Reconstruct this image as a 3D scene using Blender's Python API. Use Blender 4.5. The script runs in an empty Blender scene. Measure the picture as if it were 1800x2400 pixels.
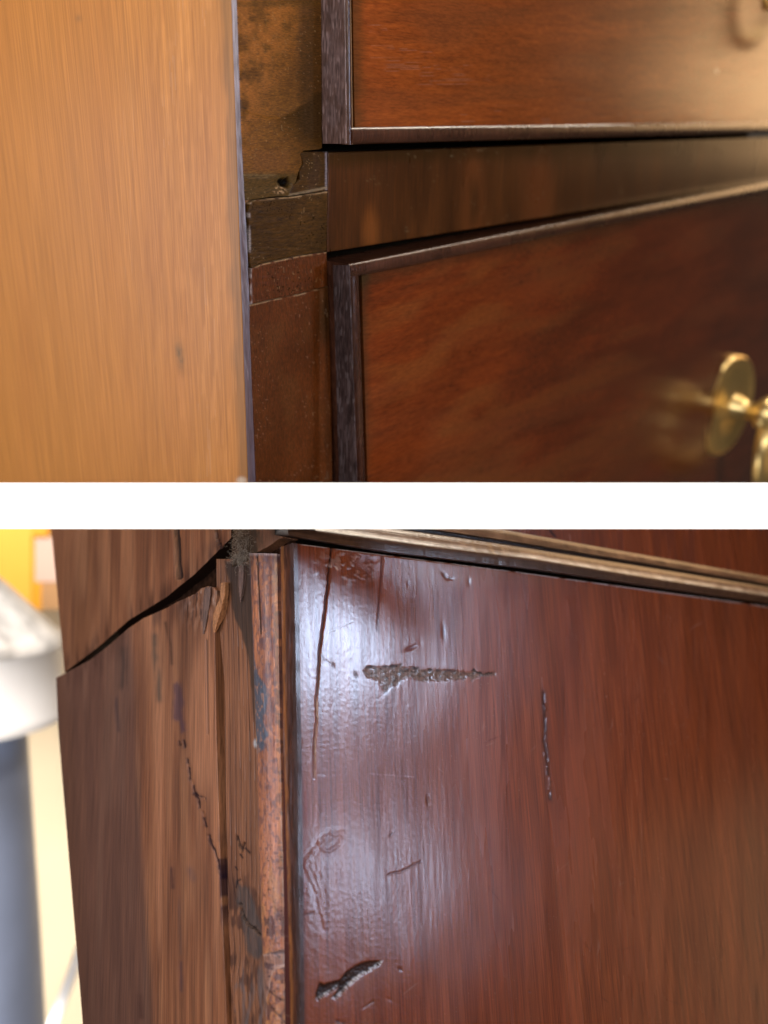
import bpy, math, random
import numpy as np
from mathutils import Vector, Matrix

random.seed(7)
C = bpy.context.scene
COL = C.collection

# ------------------------------------------------------------------ camera
FPX, CX, CY = 2200.0, 900.0, 1200.0          # focal length in photo pixels, 1800 x 2400 photo
cd = bpy.data.cameras.new('camera')
cd.sensor_fit = 'VERTICAL'; cd.sensor_height = 24.0; cd.sensor_width = 18.0
cd.lens = 22.0; cd.clip_start = 0.02; cd.clip_end = 50
cd.dof.use_dof = True; cd.dof.focus_distance = 0.410; cd.dof.aperture_fstop = 4.0
cam = bpy.data.objects.new('camera', cd); COL.objects.link(cam)
cam.location = (0, 0, 0); cam.rotation_euler = (math.radians(90), 0, 0)
C.camera = cam

# ------------------------------------------------------------------ world, lamps, exposure
C.view_settings.view_transform = 'Standard'; C.view_settings.look = 'None'
C.view_settings.gamma = 1; C.view_settings.exposure = 0.0
C.cycles.use_denoising = True
C.cycles.denoising_prefilter = 'ACCURATE'
C.cycles.caustics_reflective = False; C.cycles.caustics_refractive = False
C.cycles.sample_clamp_indirect = 4
C.cycles.max_bounces = 6
w = bpy.data.worlds.new('World'); C.world = w; w.use_nodes = True
bg = w.node_tree.nodes['Background']
bg.inputs[0].default_value = (0.95, 0.78, 0.62, 1); bg.inputs[1].default_value = 0.06

def lamp(name, loc, target, size, power, color, size_y=None, spread=180):
    l = bpy.data.lights.new(name, 'AREA')
    l.energy = power; l.color = color; l.size = size
    l.spread = math.radians(spread)
    if size_y: l.shape = 'RECTANGLE'; l.size_y = size_y
    o = bpy.data.objects.new(name, l); COL.objects.link(o)
    o.location = loc
    d = Vector(target) - Vector(loc)
    o.rotation_euler = d.to_track_quat('-Z', 'Y').to_euler()
    return o

WARM = (1.0, 0.74, 0.46); COOL = (0.58, 0.73, 1.0); NEUT = (1.0, 0.88, 0.76)
lamp('warm_lamp_left', (-0.85, -0.15, 0.45), (-0.08, 0.42, 0.10), 0.5, 8.0, WARM)
lamp('warm_key_right', (0.75, -0.45, 0.12), (0.10, 0.50, 0.0), 0.35, 8.0, (1.0, 0.85, 0.70))  # added unseen key light for both wood fronts
lamp('warm_lamp_far_right', (1.38, 1.78, 0.96), (0.35, 0.90, 0.25), 0.6, 3.6, (1.0, 0.60, 0.28))
lamp('warm_lamp_above', (0.92, 1.40, 1.28), (0.12, 0.65, 0.20), 0.25, 5.5, (1.0, 0.84, 0.66))
lamp('warm_lamp_ceiling', (0.48, 0.84, 0.97), (0.03, 0.45, 0.15), 0.25, 4.5, (1.0, 0.88, 0.74))
lamp('cool_window_left', (-0.80, 0.20, -0.05), (-0.05, 0.40, 0.02), 0.45, 2.5, COOL)
lamp('cool_window_right', (0.70, 0.26, 0.134), (-0.03, 0.39, -0.06), 0.11, 0.42, COOL, spread=60)
lamp('cool_lamp_low', (0.71, 0.21, -0.125), (-0.02, 0.38, -0.145), 0.06, 0.10, COOL, spread=60)
lamp('warm_floor_bounce', (1.0, 0.70, -0.45), (0.23, 0.62, -0.31), 0.5, 0.6, (1.0, 0.68, 0.38))  # added unseen light for the warm bounce off the floor
lamp('front_fill', (-0.25, -0.55, 0.10), (0.0, 0.4, 0.0), 0.35, 6.0, (0.96, 0.97, 1.0))  # added unseen fill that whitens the divider and lifts the wood
lamp('backdrop_fill', (-0.45, 0.72, 0.42), (-0.55, 1.4, -0.30), 0.3, 13.0, (1.0, 0.93, 0.86))  # added unseen light for the blurred background
lamp('backdrop_fill_low', (-0.62, 0.95, -0.85), (-0.62, 1.75, -0.55), 0.3, 10.0, (1.0, 0.95, 0.88))  # added unseen light to brighten the lower wall

# ------------------------------------------------------------------ helpers
def ray(px, py):
    px = np.asarray(px, float); py = np.asarray(py, float)
    px, py = np.broadcast_arrays(px, py)
    return np.stack([(px - CX) / FPX, np.ones_like(px), -(py - CY) / FPX], -1)

def at(px, py, depth):
    return ray(px, py) * np.asarray(depth)[..., None]

class Frame:
    """right-angled frame of one piece of furniture: x along its front, y along its side, z up"""
    def __init__(s, px, py, depth, dx, dy):
        s.o = at(px, py, depth)
        ex = np.array(dx, float); ex /= np.linalg.norm(ex)
        ey = np.array(dy, float); ey -= ex * ex.dot(ey); ey /= np.linalg.norm(ey)
        s.R = np.stack([ex, ey, np.cross(ex, ey)], 1)
        s.u = depth / FPX                               # metres per photo pixel at the corner
    def on(s, px, py, axis, val):
        d = ray(px, py) @ s.R
        o = -(s.o @ s.R)
        t = (val - o[axis]) / d[..., axis]
        P = o + d * t[..., None]
        P[..., axis] = val
        return P
    def empty(s, name):
        e = bpy.data.objects.new(name, None); COL.objects.link(e)
        M = Matrix.Identity(4)
        for i in range(3):
            for j in range(3): M[i][j] = s.R[i, j]
            M[i][3] = s.o[i]
        e.matrix_world = M
        e.empty_display_size = 0.02
        return e

def tag(o, label, cat=None, group=None, kind=None):
    o['label'] = label
    if cat: o['category'] = cat
    if group: o['group'] = group
    if kind: o['kind'] = kind
    return o

def link(name, me, mat, parent=None, smooth=True):
    o = bpy.data.objects.new(name, me); COL.objects.link(o)
    if mat: me.materials.append(mat)
    if parent is not None: o.parent = parent
    if smooth: me.polygons.foreach_set('use_smooth', np.ones(len(me.polygons), bool))
    return o

def mesh_np(name, V, quads, wear_and_light=None):
    me = bpy.data.meshes.new(name)
    V = np.asarray(V, np.float32); Q = np.asarray(quads, np.int32)
    me.vertices.add(len(V)); me.vertices.foreach_set('co', V.ravel())
    me.loops.add(Q.size); me.loops.foreach_set('vertex_index', Q.ravel())
    me.polygons.add(len(Q)); me.polygons.foreach_set('loop_start', np.arange(len(Q), dtype=np.int32) * 4)
    me.update(calc_edges=True); me.validate()
    if wear_and_light is not None:
        a = me.color_attributes.new('wear_and_light', 'FLOAT_COLOR', 'POINT')
        a.data.foreach_set('color', np.asarray(wear_and_light, np.float32).ravel())
    return me

def pydata(name, V, F, mat, parent=None, smooth=False):
    me = bpy.data.meshes.new(name)
    me.from_pydata([tuple(map(float, v)) for v in V], [], F); me.update()
    a = me.color_attributes.new('wear_and_light', 'FLOAT_COLOR', 'POINT')
    a.data.foreach_set('color', np.zeros(len(V) * 4, np.float32))
    return link(name, me, mat, parent, smooth)

_T = {}
def vn(x, y, seed=0):
    """smooth value noise in 0..1"""
    if seed not in _T: _T[seed] = np.random.RandomState(seed).rand(256, 256)
    t = _T[seed]
    xi = np.floor(x).astype(int); yi = np.floor(y).astype(int)
    fx = x - xi; fy = y - yi
    fx = fx * fx * (3 - 2 * fx); fy = fy * fy * (3 - 2 * fy)
    a = t[xi & 255, yi & 255]; b = t[(xi + 1) & 255, yi & 255]
    c = t[xi & 255, (yi + 1) & 255]; d = t[(xi + 1) & 255, (yi + 1) & 255]
    return (a * (1 - fx) + b * fx) * (1 - fy) + (c * (1 - fx) + d * fx) * fy

def fbm(x, y, seed=0, n=3):
    r = 0; a = .5; k = 0
    for i in range(n):
        r = r + a * vn(x * 2 ** i, y * 2 ** i, seed + i); k += a; a *= .5
    return r / k

def sstep(e0, e1, x):
    t = np.clip((x - e0) / (e1 - e0), 0, 1)
    return t * t * (3 - 2 * t)

def dline(px, py, pts):
    """distance to a polyline and how far along it (0..1)"""
    best = np.full(px.shape, 1e9); tt = np.zeros(px.shape)
    n = len(pts) - 1
    for i in range(n):
        ax, ay = pts[i]; bx, by = pts[i + 1]
        dx, dy = bx - ax, by - ay
        t = np.clip(((px - ax) * dx + (py - ay) * dy) / (dx * dx + dy * dy + 1e-9), 0, 1)
        d = np.hypot(px - ax - t * dx, py - ay - t * dy)
        m = d < best
        best = np.where(m, d, best); tt = np.where(m, (i + t) / n, tt)
    return best, tt

def spoly(px, py, pts):
    """signed distance to a polygon, positive inside"""
    d, _ = dline(px, py, list(pts) + [pts[0]])
    ins = np.zeros(px.shape, bool)
    n = len(pts)
    for i in range(n):
        ax, ay = pts[i]; bx, by = pts[(i + 1) % n]
        if ay == by: continue
        c = ((ay > py) != (by > py)) & (px < (bx - ax) * (py - ay) / (by - ay) + ax)
        ins ^= c
    return np.where(ins, d, -d)

def zoomed(ox, oy, k, pts): return [(ox + k * a, oy + k * b) for a, b in pts]

def over(W, mask, col, a=1.0):
    """lays a stain, shade or sparkle over the wear and light layer"""
    m = np.clip(mask * a, 0, 1)
    A = W[..., 3]
    A2 = m + A * (1 - m)
    for i in range(3):
        W[..., i] = np.where(A2 > 1e-5, (col[i] * m + W[..., i] * A * (1 - m)) / np.maximum(A2, 1e-5), col[i])
    W[..., 3] = A2

def samples(length, res, rnd):
    n = max(2, int(length / res) + 1)
    u = np.linspace(0, 1, n)
    if rnd > 0:
        e = np.array([.06, .2, .45, .8, 1.1]) * rnd / length
        e = e[e < .45]
        u = np.unique(np.concatenate([u, e, 1 - e]).round(6))
    return u

def ext(q, xs, ys):
    """interpolation that runs straight on past both ends"""
    r = np.interp(q, xs, ys)
    r = np.where(q < xs[0], ys[0] + (q - xs[0]) * (ys[1] - ys[0]) / (xs[1] - xs[0]), r)
    return np.where(q > xs[-1], ys[-1] + (q - xs[-1]) * (ys[-1] - ys[-2]) / (xs[-1] - xs[-2]), r)

def patch(name, fr, axis, val, left, right, top, bottom, res, mat, parent, h=None, wear_and_light=None, thick=0.004, rnd=2.0, skirt_dark=0.0, dull=None):
    """a board whose face lies on the plane (axis = val) of its frame, outlined by four edges, carved by h"""
    f = lambda pts: (np.array([p[0] for p in pts], float), np.array([p[1] for p in pts], float))
    lx, rx, tx, bx = f(left), f(right), f(top), f(bottom)
    Wd = max(np.max(rx[1]) - np.min(lx[1]), 2); Hd = max(np.max(bx[1]) - np.min(tx[1]), 2)
    u = samples(Wd, res, rnd); v = samples(Hd, res, rnd)
    U, Vv = np.meshgrid(u, v)
    px = lx[1].mean() + (rx[1].mean() - lx[1].mean()) * U
    py = tx[1].mean() + (bx[1].mean() - tx[1].mean()) * Vv
    for _ in range(6):
        L = ext(py, *lx); R_ = ext(py, *rx)
        px = L + (R_ - L) * U
        T = ext(px, *tx); B = ext(px, *bx)
        py = T + (B - T) * Vv
    P = fr.on(px, py, axis, val)
    H = np.zeros(px.shape)
    W = np.zeros(px.shape + (4,))
    if h is not None: H = H + h(px, py)
    if wear_and_light is not None: wear_and_light(px, py, W)
    if rnd > 0:
        d = np.minimum(np.minimum(U, 1 - U) * (R_ - L), np.minimum(Vv, 1 - Vv) * (B - T))
        q = np.clip(1 - d / rnd, 0, 1)
        H = H - rnd * (1 - np.sqrt(np.maximum(0, 1 - q * q)))
    P[..., axis] -= H * fr.u
    nv, nu = px.shape
    idx = np.arange(nv * nu).reshape(nv, nu)
    q = np.stack([idx[:-1, :-1], idx[1:, :-1], idx[1:, 1:], idx[:-1, 1:]], -1).reshape(-1, 4)
    if axis == 0: q = q                                   # both faces look to -x / -y from the camera side
    ring = np.concatenate([idx[0, :-1], idx[:-1, -1], idx[-1, :0:-1], idx[:0:-1, 0]])
    V0 = P.reshape(-1, 3); W0 = W.reshape(-1, 4)
    r1 = V0[ring].copy(); r2 = r1.copy(); r2[:, axis] = val + thick
    n0 = len(V0); m = len(ring)
    a = np.arange(m); b = (a + 1) % m
    sk = np.stack([n0 + a, n0 + b, n0 + m + b, n0 + m + a], -1)
    # back face as a fan of quads round the middle
    cen = r2.mean(0)
    V = np.concatenate([V0, r1, r2, cen[None]])
    Wr = np.array([.010, .006, .005, skirt_dark]) if skirt_dark else None  # darkens the board's edge faces by this amount
    Wt = np.concatenate([W0, W0[ring] if Wr is None else np.tile(Wr, (m, 1)), W0[ring] if Wr is None else np.tile(Wr, (m, 1)), np.zeros((1, 4))])
    me = mesh_np(name, V, np.concatenate([q, sk]), Wt)
    if dull is not None:
        dv = np.zeros(len(V), np.float32); dv[:n0] = dull(px, py).ravel()
        me.attributes.new('dull', 'FLOAT', 'POINT').data.foreach_set('value', dv)
    o = link(name, me, mat, parent)
    return o

def loft(name, sections, mat, parent, steps=1, jitter=0.0, caps=True, smooth=True, seed=1):
    """a closed outline carried from one section to the next"""
    S = [np.asarray(s, float) for s in sections]
    rows = []
    for a, b in zip(S[:-1], S[1:]):
        for k in range(steps): rows.append(a + (b - a) * k / steps)
    rows.append(S[-1])
    A = np.stack(rows)
    if jitter:
        rs = np.random.RandomState(seed)
        nrow = len(A)
        j = rs.randn(nrow, 1, 3) * jitter * .5 + rs.randn(*A.shape) * jitter * .5
        A = A + j
    nr, n = A.shape[:2]
    F = []
    for r in range(nr - 1):
        for i in range(n):
            k = (i + 1) % n
            F.append((r * n + i, r * n + k, (r + 1) * n + k, (r + 1) * n + i))
    if caps: F.append(tuple(range(n - 1, -1, -1))); F.append(tuple((nr - 1) * n + i for i in range(n)))
    o = pydata(name, A.reshape(-1, 3), F, mat, parent, smooth)
    if smooth:
        o.data.set_sharp_from_angle(angle=math.radians(50))
    return o

def paint(o, n, fn):
    """worn tone and painted highlights laid along a lofted strip: fn(row fraction, place in the outline) -> (r, g, b, amount)"""
    a = o.data.color_attributes['wear_and_light']
    nr = len(o.data.vertices) // n
    c = np.zeros((nr * n, 4), np.float32)
    for r in range(nr):
        for i in range(n): c[r * n + i] = fn(r / (nr - 1), i)
    a.data.foreach_set('color', c.ravel())

def lathe(name, centre, axis, profile, mat, parent, n=40, ref=(0, 0, 1)):
    """profile of (radius, distance along axis)"""
    c = Vector(centre); a = Vector(axis).normalized()
    e = a.cross(Vector(ref)).normalized(); f = a.cross(e)
    V = []; F = []
    for r, d in profile:
        for k in range(n):
            t = 2 * math.pi * k / n
            V.append(c + a * d + e * (r * math.cos(t)) + f * (r * math.sin(t)))
    for i in range(len(profile) - 1):
        for k in range(n):
            k2 = (k + 1) % n
            F.append((i * n + k, i * n + k2, (i + 1) * n + k2, (i + 1) * n + k))
    F.append(tuple(range(n - 1, -1, -1))); F.append(tuple((len(profile) - 1) * n + k for k in range(n)))
    o = pydata(name, V, F, mat, parent, True)
    o.data.set_sharp_from_angle(angle=math.radians(55))
    return o

def tube_data(pts, radii, n=8):
    V = []; F = []
    pts = [Vector(p) for p in pts]
    for i, p in enumerate(pts):
        t = (pts[min(i + 1, len(pts) - 1)] - pts[max(i - 1, 0)]).normalized()
        e = t.cross(Vector((0.13, 0.31, 0.94))).normalized(); f = t.cross(e)
        r = radii[i] if hasattr(radii, '__len__') else radii
        for k in range(n):
            a = 2 * math.pi * k / n
            V.append(p + e * r * math.cos(a) + f * r * math.sin(a))
    for i in range(len(pts) - 1):
        for k in range(n):
            k2 = (k + 1) % n
            F.append((i * n + k, i * n + k2, (i + 1) * n + k2, (i + 1) * n + k))
    F.append(tuple(range(n - 1, -1, -1))); F.append(tuple((len(pts) - 1) * n + k for k in range(n)))
    return V, F

def tube(name, pts, radii, mat, parent=None, n=12):
    V, F = tube_data(pts, radii, n)
    return pydata(name, V, F, mat, parent, True)

# ------------------------------------------------------------------ materials
def srgb(r, g, b):
    f = lambda c: (c / 255 / 12.92) if c / 255 <= .04045 else ((c / 255 + .055) / 1.055) ** 2.4
    return (f(r), f(g), f(b))

def wood(name, dark, mid, light, scale=(700, 700, 14), rough=.38, coat=.25, coat_rough=.2, bump=.25, mottle=.35,
         mottle_scale=(35, 35, 9), spec=.5, figure=None, pore=1.0, fine=.45):
    m = bpy.data.materials.new(name); m.use_nodes = True
    nt = m.node_tree; N = nt.nodes; L = nt.links
    bs = N['Principled BSDF']
    tc = N.new('ShaderNodeTexCoord')
    mp = N.new('ShaderNodeMapping'); mp.inputs['Scale'].default_value = tuple(q * 2.6 for q in scale)
    L.new(tc.outputs['Object'], mp.inputs[0])
    n1 = N.new('ShaderNodeTexNoise'); n1.inputs['Scale'].default_value = .35; n1.inputs['Detail'].default_value = 5
    n1.inputs['Roughness'].default_value = .72; n1.inputs['Distortion'].default_value = .25
    L.new(mp.outputs[0], n1.inputs['Vector'])
    rp = N.new('ShaderNodeValToRGB'); e = rp.color_ramp.elements
    e[0].position = .3; e[0].color = (*dark, 1); e[1].position = .72; e[1].color = (*light, 1)
    k = e.new(.5); k.color = (*mid, 1)
    L.new(n1.outputs[0], rp.inputs[0])
    # broad clouds of darker and lighter tone
    mp2 = N.new('ShaderNodeMapping'); mp2.inputs['Scale'].default_value = mottle_scale
    if figure: mp2.inputs['Rotation'].default_value = figure
    L.new(tc.outputs['Object'], mp2.inputs[0])
    n2 = N.new('ShaderNodeTexNoise'); n2.inputs['Scale'].default_value = 1; n2.inputs['Detail'].default_value = 3
    L.new(mp2.outputs[0], n2.inputs['Vector'])
    mr = N.new('ShaderNodeMapRange'); mr.inputs[1].default_value = .3; mr.inputs[2].default_value = .7
    mr.inputs[3].default_value = 1 - mottle; mr.inputs[4].default_value = 1 + mottle * .8
    L.new(n2.outputs[0], mr.inputs[0])
    mul = N.new('ShaderNodeMix'); mul.data_type = 'RGBA'; mul.blend_type = 'MULTIPLY'; mul.inputs[0].default_value = 1
    L.new(rp.outputs[0], mul.inputs[6]); L.new(mr.outputs[0], mul.inputs[7])
    mp4 = N.new('ShaderNodeMapping'); mp4.inputs['Scale'].default_value = tuple(q * 5.5 for q in scale)
    L.new(tc.outputs['Object'], mp4.inputs[0])
    n4 = N.new('ShaderNodeTexNoise'); n4.inputs['Scale'].default_value = .5; n4.inputs['Detail'].default_value = 4; n4.inputs['Roughness'].default_value = .65
    L.new(mp4.outputs[0], n4.inputs['Vector'])
    mr4 = N.new('ShaderNodeMapRange'); mr4.inputs[1].default_value = .36; mr4.inputs[2].default_value = .62
    mr4.inputs[3].default_value = 1 - fine; mr4.inputs[4].default_value = 1 + fine * .45
    L.new(n4.outputs[0], mr4.inputs[0])
    # worn tone, dirt, stains and painted highlights kept on the board itself
    at_ = N.new('ShaderNodeAttribute'); at_.attribute_name = 'wear_and_light'
    mx = N.new('ShaderNodeMix'); mx.data_type = 'RGBA'
    L.new(at_.outputs['Alpha'], mx.inputs[0]); L.new(mul.outputs[2], mx.inputs[6]); L.new(at_.outputs['Color'], mx.inputs[7])
    mul2 = N.new('ShaderNodeMix'); mul2.data_type = 'RGBA'; mul2.blend_type = 'MULTIPLY'; mul2.inputs[0].default_value = 1
    L.new(mx.outputs[2], mul2.inputs[6]); L.new(mr4.outputs[0], mul2.inputs[7])
    L.new(mul2.outputs[2], bs.inputs['Base Color'])
    # dirt and open wood lose the polish
    lu = N.new('ShaderNodeRGBToBW'); L.new(at_.outputs['Color'], lu.inputs[0])
    m1 = N.new('ShaderNodeMapRange'); m1.inputs[1].default_value = .020; m1.inputs[2].default_value = .055
    m1.inputs[3].default_value = 1; m1.inputs[4].default_value = 0
    L.new(lu.outputs[0], m1.inputs[0])
    m2 = N.new('ShaderNodeMath'); m2.operation = 'MULTIPLY'; L.new(m1.outputs[0], m2.inputs[0]); L.new(at_.outputs['Alpha'], m2.inputs[1])
    du = N.new('ShaderNodeAttribute'); du.attribute_name = 'dull'
    m5 = N.new('ShaderNodeMath'); m5.operation = 'MAXIMUM'; L.new(m2.outputs[0], m5.inputs[0]); L.new(du.outputs['Fac'], m5.inputs[1])
    m2 = m5
    m3 = N.new('ShaderNodeMapRange'); m3.inputs[3].default_value = spec; m3.inputs[4].default_value = spec * .15
    L.new(m2.outputs[0], m3.inputs[0]); L.new(m3.outputs[0], bs.inputs['Specular IOR Level'])
    m4 = N.new('ShaderNodeMapRange'); m4.inputs[3].default_value = coat; m4.inputs[4].default_value = coat * .1
    L.new(m2.outputs[0], m4.inputs[0]); L.new(m4.outputs[0], bs.inputs['Coat Weight'])
    # pores and grain relief
    mp3 = N.new('ShaderNodeMapping'); mp3.inputs['Scale'].default_value = tuple(s * 2.2 * pore for s in scale)
    L.new(tc.outputs['Object'], mp3.inputs[0])
    n3 = N.new('ShaderNodeTexNoise'); n3.inputs['Scale'].default_value = .6; n3.inputs['Detail'].default_value = 3
    L.new(mp3.outputs[0], n3.inputs['Vector'])
    bp = N.new('ShaderNodeBump'); bp.inputs['Strength'].default_value = bump; bp.inputs['Distance'].default_value = .0003
    L.new(n3.outputs[0], bp.inputs['Height']); L.new(bp.outputs[0], bs.inputs['Normal'])
    # gloss varies a little over the polish
    mr2 = N.new('ShaderNodeMapRange'); mr2.inputs[3].default_value = rough * .85; mr2.inputs[4].default_value = rough * 1.2
    L.new(n2.outputs[0], mr2.inputs[0]); L.new(mr2.outputs[0], bs.inputs['Roughness'])
    bs.inputs['Coat Roughness'].default_value = coat_rough
    return m

def plain(name, col, rough=.5, metal=0.0, bump=0.0, var=.1, scale=60, spec=.5, stretch=(1, 1, 1)):
    m = bpy.data.materials.new(name); m.use_nodes = True
    nt = m.node_tree; N = nt.nodes; L = nt.links
    bs = N['Principled BSDF']
    tc = N.new('ShaderNodeTexCoord'); mp = N.new('ShaderNodeMapping'); mp.inputs['Scale'].default_value = stretch
    L.new(tc.outputs['Object'], mp.inputs[0])
    n = N.new('ShaderNodeTexNoise'); n.inputs['Scale'].default_value = scale; n.inputs['Detail'].default_value = 4
    L.new(mp.outputs[0], n.inputs['Vector'])
    rp = N.new('ShaderNodeValToRGB'); e = rp.color_ramp.elements
    e[0].position = .3; e[1].position = .7
    e[0].color = (*[c * (1 - var) for c in col], 1); e[1].color = (*[min(1, c * (1 + var)) for c in col], 1)
    L.new(n.outputs[0], rp.inputs[0]); L.new(rp.outputs[0], bs.inputs['Base Color'])
    bs.inputs['Roughness'].default_value = rough; bs.inputs['Metallic'].default_value = metal
    bs.inputs['Specular IOR Level'].default_value = spec
    if bump:
        b = N.new('ShaderNodeBump'); b.inputs['Strength'].default_value = bump; b.inputs['Distance'].default_value = .001
        L.new(n.outputs[0], b.inputs['Height']); L.new(b.outputs[0], bs.inputs['Normal'])
    return m

M_gold = wood('golden_veneer', (.37, .150, .0285), (.42, .174, .035), (.475, .202, .043), (420, 420, 7), .42, .15, .3, .10, .05, (20, 20, 5), .35, fine=.20)
M_edge = wood('dark_edge_polish', (.075, .048, .055), (.11, .075, .085), (.15, .11, .125), (900, 900, 40), .42, .3, .35, .6, .35, spec=.5)
M_stile = wood('end_grain_stile', (.065, .025, .004), (.13, .050, .006), (.20, .078, .011), (160, 500, 900), .34, .0, .2, .35, .35, (30, 30, 25), .17)
M_stile_red = wood('red_stile', (.048, .012, .002), (.080, .020, .0035), (.112, .030, .005), (700, 700, 160), .34, .0, .2, .35, .3, (30, 30, 25), .17)
M_patch = wood('olive_patch', (.026, .0108, .0016), (.049, .0205, .003), (.080, .034, .0052), (160, 500, 900), .34, .0, .2, .5, .3, (40, 40, 40), .14)
M_rail = wood('rail_mahogany', (.034, .0105, .002), (.060, .018, .003), (.096, .029, .005), (900, 900, 30), .28, .05, .2, .10, .40, (38, 38, 12), .26, fine=.3)
M_drawer = wood('drawer_mahogany', (.115, .0185, .003), (.152, .0265, .004), (.195, .037, .0055), (60, 60, 520), .22, .1, .15, .05, .25, (7, 7, 26), .45, (0, math.radians(14), 0), fine=.28)
M_drawer_lit = wood('lit_drawer_mahogany', (.19, .038, .005), (.25, .053, .007), (.305, .070, .009), (60, 60, 520), .24, .1, .15, .05, .2, (7, 7, 26), .45, (0, math.radians(4), 0), fine=.24)  # lighter copy of the drawer wood, warm light put into its colour
M_bead = wood('dark_bead', (.030, .009, .005), (.055, .018, .009), (.085, .030, .015), (500, 500, 60), .27, .15, .2, .5, .3, spec=.36)
M_cab = wood('cabinet_mahogany', (.088, .0165, .0040), (.116, .0225, .0052), (.146, .0315, .0078), (620, 620, 9), .26, .0, .2, .09, .15, (60, 60, 7), .45, fine=.40)
M_side = wood('cabinet_side', (.12, .040, .015), (.18, .067, .028), (.25, .103, .046), (520, 520, 9), .5, .1, .3, .25, .25, (70, 70, 8), .3)
M_pine = wood('pine_core', (.12, .045, .020), (.18, .072, .033), (.24, .102, .048), (500, 500, 12), .6, 0, .3, .3, .2, (70, 70, 10), .3)
M_cove = wood('worn_bead', (.22, .075, .034), (.34, .125, .060), (.46, .19, .095), (900, 900, 60), .42, .25, .3, .7, .35, (120, 120, 20), .5)
M_mould = wood('moulding_mahogany', (.045, .0155, .006), (.082, .030, .011), (.135, .054, .021), (40, 900, 900), .30, .3, .2, .4, .45, (20, 60, 60), .5)
M_dark = plain('dark_interior', (.004, .003, .002), .9, 0, 0, .2, 60, .0)
M_old = plain('old_raw_wood', (.022, .010, .006), .9, 0, .4, .5, 300, .0)
M_brass = plain('brass', (.95, .70, .30), .34, .9, 0, .06, 40)
M_white = plain('divider_band_white', (.88, .88, .88), .6, 0, .0, .008, 30, .3)

# ================================================================== UPPER: chest of drawers
UP = Frame(570, 565, 0.400, (1680, FPX, 906), np.cross((120, -FPX, 5120), (1680, FPX, 906)))
chest = UP.empty('chest_of_drawers')
tag(chest, 'mahogany chest of drawers with golden veneered side and brass drop handles above the white divider', 'chest of drawers')

sL = [(-240, 533), (0, 541)][:1] + [(0, 541), (300, 552), (600, 562), (1150, 581)]
sR = [(-240, 548)] + [(0, 556), (300, 566), (600, 581), (1150, 600)]

# golden side
def h_gold(x, y):
    return .10 * (vn(x / 5, y / 160, 3) - .5) + .25 * (vn(x / 40, y / 200, 5) - .5)
def w_gold(x, y, W):
    e = np.interp(y, [p[0] for p in sL], [p[1] for p in sL])
    n = fbm(x / 6, y / 130, 11)
    # darker fine grain, denser towards the front edge
    over(W, sstep(.55, .8, vn(x / 5.5, y / 150, 12)) * sstep(170, 420, x), (.27, .098, .018), .34)
    over(W, sstep(.6, .85, vn(x / 4.5, y / 60, 13)) * sstep(250, 460, x), (.60, .27, .075), .3)
    over(W, sstep(.40, .80, fbm(x / 60, y / 420, 15)), (.37, .140, .028), .30)
    # rubbed olive band beside the edge
    m = sstep(34, 10, e - x + 14 * (n - .5) + 12 * (vn(x * 0, y / 60, 17) - .5))
    over(W, m, (.17, .085, .025), .62)
    over(W, np.exp(-(((x - 421) / 10) ** 2 + ((y - 833 - (x - 421)) / 26) ** 2)) * (.5 + vn(x / 5, y / 7, 8)), (.14, .085, .03), .75)
    over(W, np.exp(-(((x - 184) / 7) ** 2 + ((y - 43) / 8) ** 2)), (.2, .1, .035), .6)
    over(W, sstep(13, 3, np.hypot((x - 566) / 1.4, y - 1126)), (.5, .42, .34), .8)
patch('side_panel', UP, 0, 0.0, [(-40, -380), (1150, -380)], sL, [(-60, -220), (600, -220)], [(-60, 1150), (600, 1150)], 4, M_gold, chest, h_gold, w_gold, .012, 1.5)

# worn front arris of the side: a rounded strip between side and stile
n = 60
ys = np.linspace(-220, 1150, n)
secs = []
rs = np.random.RandomState(4)
for y in ys:
    a = UP.on(np.interp(y, *zip(*sL)) + .5, y, 0, 0.0003)
    b = UP.on(np.interp(y, *zip(*sR)) - .5, y, 1, 0.0003)
    wob = rs.randn() * .00008
    c = np.array([-.0001 + wob, b[1] + .0001 + wob, (a[2] + b[2]) / 2])
    c1 = (a * .5 + c * .5) ; c2 = (b * .5 + c * .5)
    mid = (a + 2 * c + b) / 4
    secs.append([a, c1 * .7 + mid * .3, mid, c2 * .7 + mid * .3, b, [b[0], b[1] + .006, b[2]], [a[0] + .006, a[1], a[2]]])
es = loft('edge_strip', secs, M_edge, chest, 1, .00004)
a = es.data.color_attributes['wear_and_light']
for i in range(len(es.data.vertices)):
    t = max(0, (i // 7) / (n - 1) * 1370 / 1180 - .16)
    k = min(1, max(0, t * 1.5 + rs.randn() * .22))
    c = [p * (1 - k) + q * k for p, q in zip((.27, .24, .29), (.075, .048, .062))]  # pale lavender sheen painted in, giving way to dark polish lower down
    a.data[i].color = (*c, .85)

def specks(x, y, W, seed, dens, col=(.35, .25, .13), a=.8):
    v = vn(x / 2.6, y / 4.2, seed)
    c = vn(x / 60, y / 60, seed + 1)
    over(W, sstep(1 - dens, 1 - dens * .6, v) * sstep(.3, .7, c), col, a)
def ridges(x, y, s, amp):     # cross grain of the stile, running level
    return .55 * amp * (vn(x / 70, y / 5, s) - .5) + amp * .5 * (vn(x / 9, y / 6, s + 1) - .5)

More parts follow.
